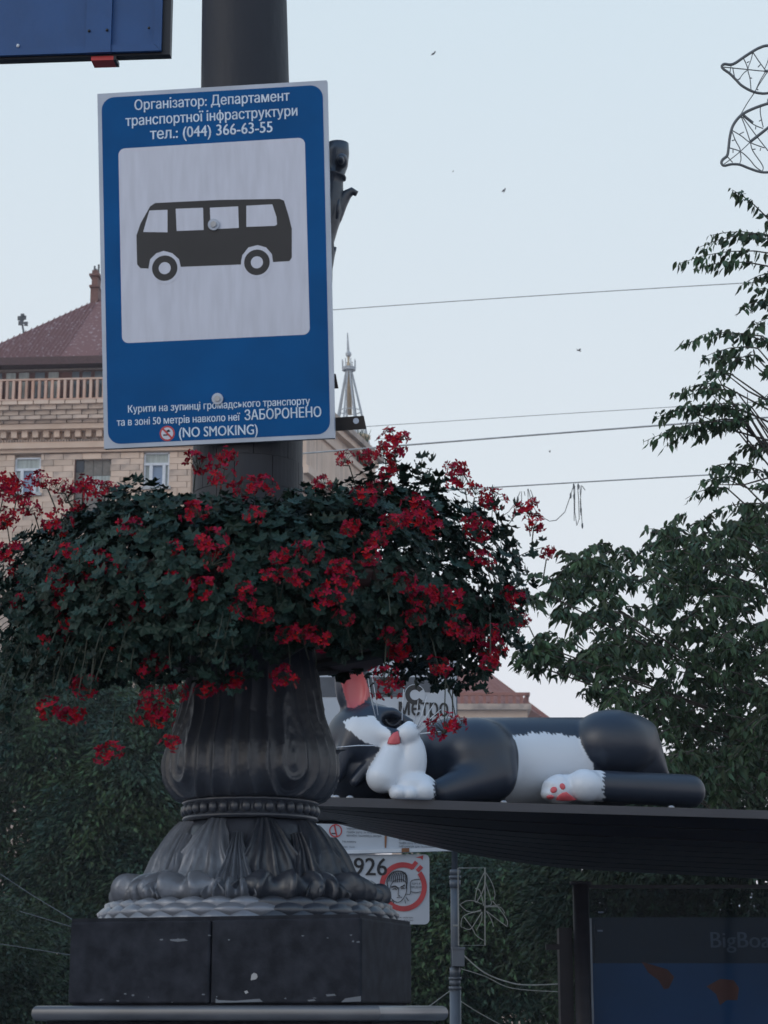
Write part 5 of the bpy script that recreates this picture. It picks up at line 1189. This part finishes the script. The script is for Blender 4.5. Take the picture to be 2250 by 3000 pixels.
plab = ['red trailing geraniums spilling over the left edge of the picture', 'red geraniums below the left half of the bus sign', 'red geraniums in front of the lamp pole to its right', 'red geraniums with long shoots against the sky at the right of the ring', 'geraniums rising behind the right of the lamp pole', 'geraniums rising behind the pole toward the beige building']
for (nm, a), pl in zip(BA, plab):
    A = R(a); p = Vector((LX+math.cos(A)*RB, LD+math.sin(A)*RB, ZC-.045))
    o = thing('flower_bowl', f'{nm} dark red bowl hidden under geraniums in the ring round the pole', 'planter', p, 'flower bowls round the lamp pole')
    for n_, m_ in (('shell', bowl_me), ('rim', rim_me), ('soil', soil_me)):
        c = link(n_, m_); c.parent = o
    bk = MB(); bk.tube([Vector((LX+math.cos(A)*.1, LD+math.sin(A)*.1, ZC-.2)), p+Vector((0, 0, -.098))], .012, 8); bk.obj('bracket', M['bracket'], o)
    pt_ = thing('geranium_plant', pl, 'flowering plant', p, 'trailing geraniums round the lamp pole'); pt_['a'] = a; plants.append((pt_, a))
def plant_of(p):
    a = math.degrees(math.atan2(p[1]-LD, p[0]-LX)); return min(range(6), key=lambda i: abs((a-plants[i][1]+180) % 360-180))
# ring-shaped mass: leaves on the shell of a torus with bumps, plus trailing shoots
LP, LN, LS = [], [], []
def nbump(a, t_): return 1+.12*math.sin(3*a+1)+.08*math.sin(7*a+2.2+t_)+.07*math.sin(13*a+3*t_)+.05*math.sin(5*t_+a*2)
NL = 12500
ca = .245
for i in range(NL):
    a = random.uniform(0, 2*math.pi)
    if math.sin(a) > .2 and random.random() < .45: a = -a
    t_ = random.uniform(-1.35, 3.3); k = nbump(a, t_)*(random.uniform(.82, 1.08) if random.random() < .8 else random.uniform(.5, .85))
    rr = .40+ca*k*math.cos(t_); fr0 = max(0, -math.sin(a)); cb2 = (.165+.125*math.exp(-(((math.degrees(a)+60) % 360-390+360*((math.degrees(a)+60) % 360 < 180))/46)**2)) +.05*math.exp(-(((math.degrees(a) % 360)-195)/60)**2)+.04*math.exp(-(((math.degrees(a) % 360)-110)/60)**2) if math.sin(t_) > 0 else .225-.02*fr0-.095*max(0, math.sin(a))-.045*math.exp(-((((math.degrees(a)+90) % 360)-55)/45)**2)
    zz = ZC-.02-.06*fr0+cb2*k*math.sin(t_)
    p = Vector((LX+math.cos(a)*rr, LD+math.sin(a)*rr, zz)); 
    n = Vector((math.cos(a)*math.cos(t_), math.sin(a)*math.cos(t_), math.sin(t_)+.35))+Vector([random.gauss(0, .45) for _ in range(3)])
    LP.append(p); LN.append(n.normalized()); LS.append(random.uniform(.013, .025))
stems = [MB() for _ in range(6)]
def shoot(p0, d, ln, nleaf, droop=.8, fl=None):
    p = Vector(p0); v = Vector(d).normalized(); pts = [p.copy()]; n = 9
    for i in range(n):
        v = (v+Vector((random.gauss(0, .08), random.gauss(0, .08), -droop/n*1.6))).normalized(); p = p+v*ln/n; pts.append(p.copy())
    stems[plant_of(pts[0])].tube(pts, [.0013]*(len(pts)-1)+[.001], 4)
    for k in range(nleaf):
        q_ = random.uniform(.1, 1)*n; i = min(int(q_), n-1); c = pts[i].lerp(pts[i+1], q_-i)+Vector([random.gauss(0, .012) for _ in range(3)])
        LP.append(c); LN.append(Vector([random.gauss(0, .5), random.gauss(-.5, .5), random.gauss(.3, .4)]).normalized()); LS.append(random.uniform(.009, .018))
    return pts[-1]
# trailing shoots hanging from the outer rim
for i in range(150):
    a = random.uniform(math.pi*.95, math.pi*2.08); lft = max(0, -math.cos(a)); ctr = math.exp(-((a-math.pi*1.5)/.35)**2)
    rr = random.uniform(.48, .66)
    if math.cos(a) > .15 and random.random() < .93: continue
    p = (LX+math.cos(a)*rr, LD+math.sin(a)*rr, ZC-random.uniform(.05, .2))
    shoot(p, (math.cos(a)*.6, math.sin(a)*.6, -.2), random.uniform(.06, .14)+.30*lft*random.random()*(1 if math.cos(a) < -.35 else .4)+.05*max(0, math.cos(a)), 15 if ctr < .4 else 8, 1.4)
for i in range(45):   # shoots up and out at the silhouette
    a = random.uniform(0, 2*math.pi); p = (LX+math.cos(a)*.45, LD+math.sin(a)*.45, ZC+.06)
    shoot(p, (math.cos(a)*.9, math.sin(a)*.9, 1.0), random.uniform(.06, .15), 5, .5)
for (x, y, x1, y1) in ((1440, 1600, 1560, 1450), (1450, 1680, 1600, 1610), (1440, 1560, 1450, 1440), (1430, 1780, 1560, 1700), (1420, 1830, 1540, 1830), (1230, 1400, 1255, 1330)):
    b_, e_ = at(x, y, 5.0), at(x1, y1, 4.95); shoot(b_, e_-b_+Vector((0, 0, .03)), (e_-b_).length, 9, .25)
# leaf shape: five-lobed
def leaf5(s=1.):
    vs = [Vector((0, 0, 0))]; 
    for k in range(11):
        a_ = R(-150+30*k); r_ = (1.0 if k % 2 == 0 else .72)*(1-.15*abs(a_)/3); vs.append(Vector((math.sin(a_)*r_, math.cos(a_)*r_, .18*r_*r_-.1*(k % 2))))
    return np.array([tuple(v) for v in vs])*s, [(0, k, k+1) for k in range(1, 11)]
LV, LFc = leaf5()
def basis(n):
    n = Vector(n).normalized(); up = Vector((random.gauss(0, .4), random.gauss(0, .4), -1)); x = up.cross(n); 
    x = x.normalized() if x.length > 1e-4 else n.orthogonal().normalized(); y = n.cross(x); return Matrix((x, y, n)).transposed()
ids = [[] for _ in range(6)]
for i, p in enumerate(LP):
    ids[plant_of(p)].append(i)
lmesh = MB(); lmesh.add([Vector(v) for v in LV], LFc); leaf_me = lmesh.mesh('leaf', M['leafg'])
for pi, (pl, a) in enumerate(plants):
    cand = sorted(ids[pi], key=lambda i: LP[i].y*1.0-LS[i]*8)
    npart = {0: 70, 1: 80, 2: 80, 3: 70, 4: 0, 5: 0}[pi]; part = cand[:npart]; ps = set(part)
    fm = MB()
    for i in ids[pi]:
        Bm = basis(LN[i])
        if i in ps:
            o = link('leaf', leaf_me, pl); o.location = LP[i]; o.rotation_euler = Bm.to_euler(); o.scale = (LS[i],)*3
        else:
            fm.add([LP[i]+Bm @ (Vector(v)*LS[i]) for v in LV], LFc)
    tag(fm.obj('foliage', M['leafg'], pl, fixn=False), kind='stuff')
# flower heads
def petal(mb, c, B, ang, ln, wd, tiltp):
    ca_, sa_ = math.cos(ang), math.sin(ang); d = Vector((ca_, sa_, tiltp)); s_ = Vector((-sa_, ca_, 0))
    vs = [Vector((0, 0, 0)), d*ln*.55+s_*wd*.5+Vector((0, 0, .002)), d*ln+s_*wd*.28, d*ln*1.02-s_*wd*.28, d*ln*.55-s_*wd*.5+Vector((0, 0, .002))]
    mb.add([c+B @ v for v in vs], [(0, 1, 2), (0, 2, 3), (0, 3, 4)])
heads = []
for h in range(8):
    mb = MB(); n = random.randint(16, 24)
    for k in range(n):
        u = Vector((random.gauss(0, 1), random.gauss(0, 1), random.gauss(.25, .8))).normalized(); c = u*random.uniform(.020, .034)
        c.x *= random.uniform(.9, 1.4); B = basis(u+Vector([random.gauss(0, .3) for _ in range(3)]))
        a0 = random.uniform(0, 6.28)
        for j in range(5): petal(mb, c, B, a0+j*1.257+random.uniform(-.15, .15), random.uniform(.008, .014), .0075, random.uniform(.1, .6))
        mb.tube([Vector((0, 0, -.02)), c*.6, c], .0008, 3, mi=1)
    for k in range(3): mb.ell(Vector((random.gauss(0, .015), random.gauss(0, .015), -.02)), (.003, .003, .006), 5, 4, mi=2)
    heads.append(mb.mesh('flower_head', [M['petal'], M['stem'], M['bud']]))
FL = [(15,1050),(65,1095),(125,1050),(125,1130),(180,1045),(235,1055),(20,1195),(35,1240),(50,1300),(290,1145),(425,1000),(480,1030),(490,985),(425,1105),(155,1195),(205,1225),(245,1230),(380,1190),(465,1205),(380,1240),(125,1230),(105,1270),(130,1300),(150,1345),(310,1300),(345,1310),(265,1330),(115,1385),(250,1385),(440,1270),(430,1310),(440,1355),(570,1330),(590,1245),(620,1242),(650,1250),(645,1365),(620,1372),(735,1225),(795,1200),(760,1140),(715,1290),(740,1335),(745,990),(790,985),(830,975),(855,950),(850,975),(840,1015),(700,1045),(820,1055),(910,1110),(880,1120),(850,1130),(930,1140),(895,1090),(985,1010),(1000,1040),(1030,1060),(1065,1080),(1020,1130),(1040,1145),(1140,1100),(1155,1130),(1185,1195),(1045,1210),(895,1335),(985,1355),(970,1290),(1060,1370),(1110,1290),(1130,1340),(1060,1430),(1090,1300),(340,1430),(370,1415),(320,1440),(190,1480),(175,1490),(110,1530),(160,1545),(330,1500),(375,1500),(320,1540),(345,1545),(240,1625),(370,1605),(445,1490),(505,1475),(620,1465),(830,1460),(840,1490),(990,1562),(960,1568),(1110,1350),(950,1440),(865,1410),(90,1040),(150,1075),(205,1060),(10,1120),(150,1270),(135,1255),(1005,1370),(1050,1400),(1080,1400)]
for _ in range(38):
    x_, y_ = random.uniform(5, 1080), random.uniform(1035, 1400)
    if x_ > 700 and y_ < 1060: y_ -= random.uniform(0, 50)
    if all((x_-a_)**2+(y_-b_)**2 > 26**2 for a_, b_ in FL): FL.append((x_, y_))
for i, (x, y) in enumerate(FL):
    px, py = x*1.3562, y*1.3562; dx = (px-735)/1140.
    rr = .66; front = math.sqrt(max(.01, rr*rr-dx*dx)) if abs(dx) < rr else .1
    vert = (py-1650)/255.; kf = math.sqrt(max(0, 1-vert*vert)) if abs(vert) < 1 else 0
    D = LD-(.40+(.27)*kf)*front/rr if abs(dx) < .6 else LD-.12-random.uniform(0, .1)
    if py > 1930: D = LD-.45+random.uniform(-.05, .05) if px < 1450 else LD-.2
    if 1900 < px*1 and py > 1880: D = LD-.3
    p = at(px, py, D-.02); o = link('flower_head', heads[i % 8], plants[plant_of(p)][0]); o.location = p
    s_ = random.uniform(.62, 1.08); o.scale = (s_, s_, s_*random.uniform(.75, 1)); o.rotation_euler = (random.uniform(.2, 1.1), random.uniform(-.4, .4), random.uniform(-.6, .6))
    k = plant_of(p); q0 = p+Vector((random.gauss(0, .02), .08, -.05 if py < 1880 else .13)); stems[k].tube([q0, p.lerp(q0, .4)+Vector((0, 0, .01)), p+Vector((0, .01, -.015))], .0018, 4)
for k in range(6):
    if stems[k].v: tag(stems[k].obj('stems', M['stem'], plants[k][0]), kind='stuff')
sc.cycles.use_denoising = True
sc.cycles.max_bounces = 6; sc.cycles.transparent_max_bounces = 8
for o in sc.objects:
    if 'a' in o.keys(): del o['a']
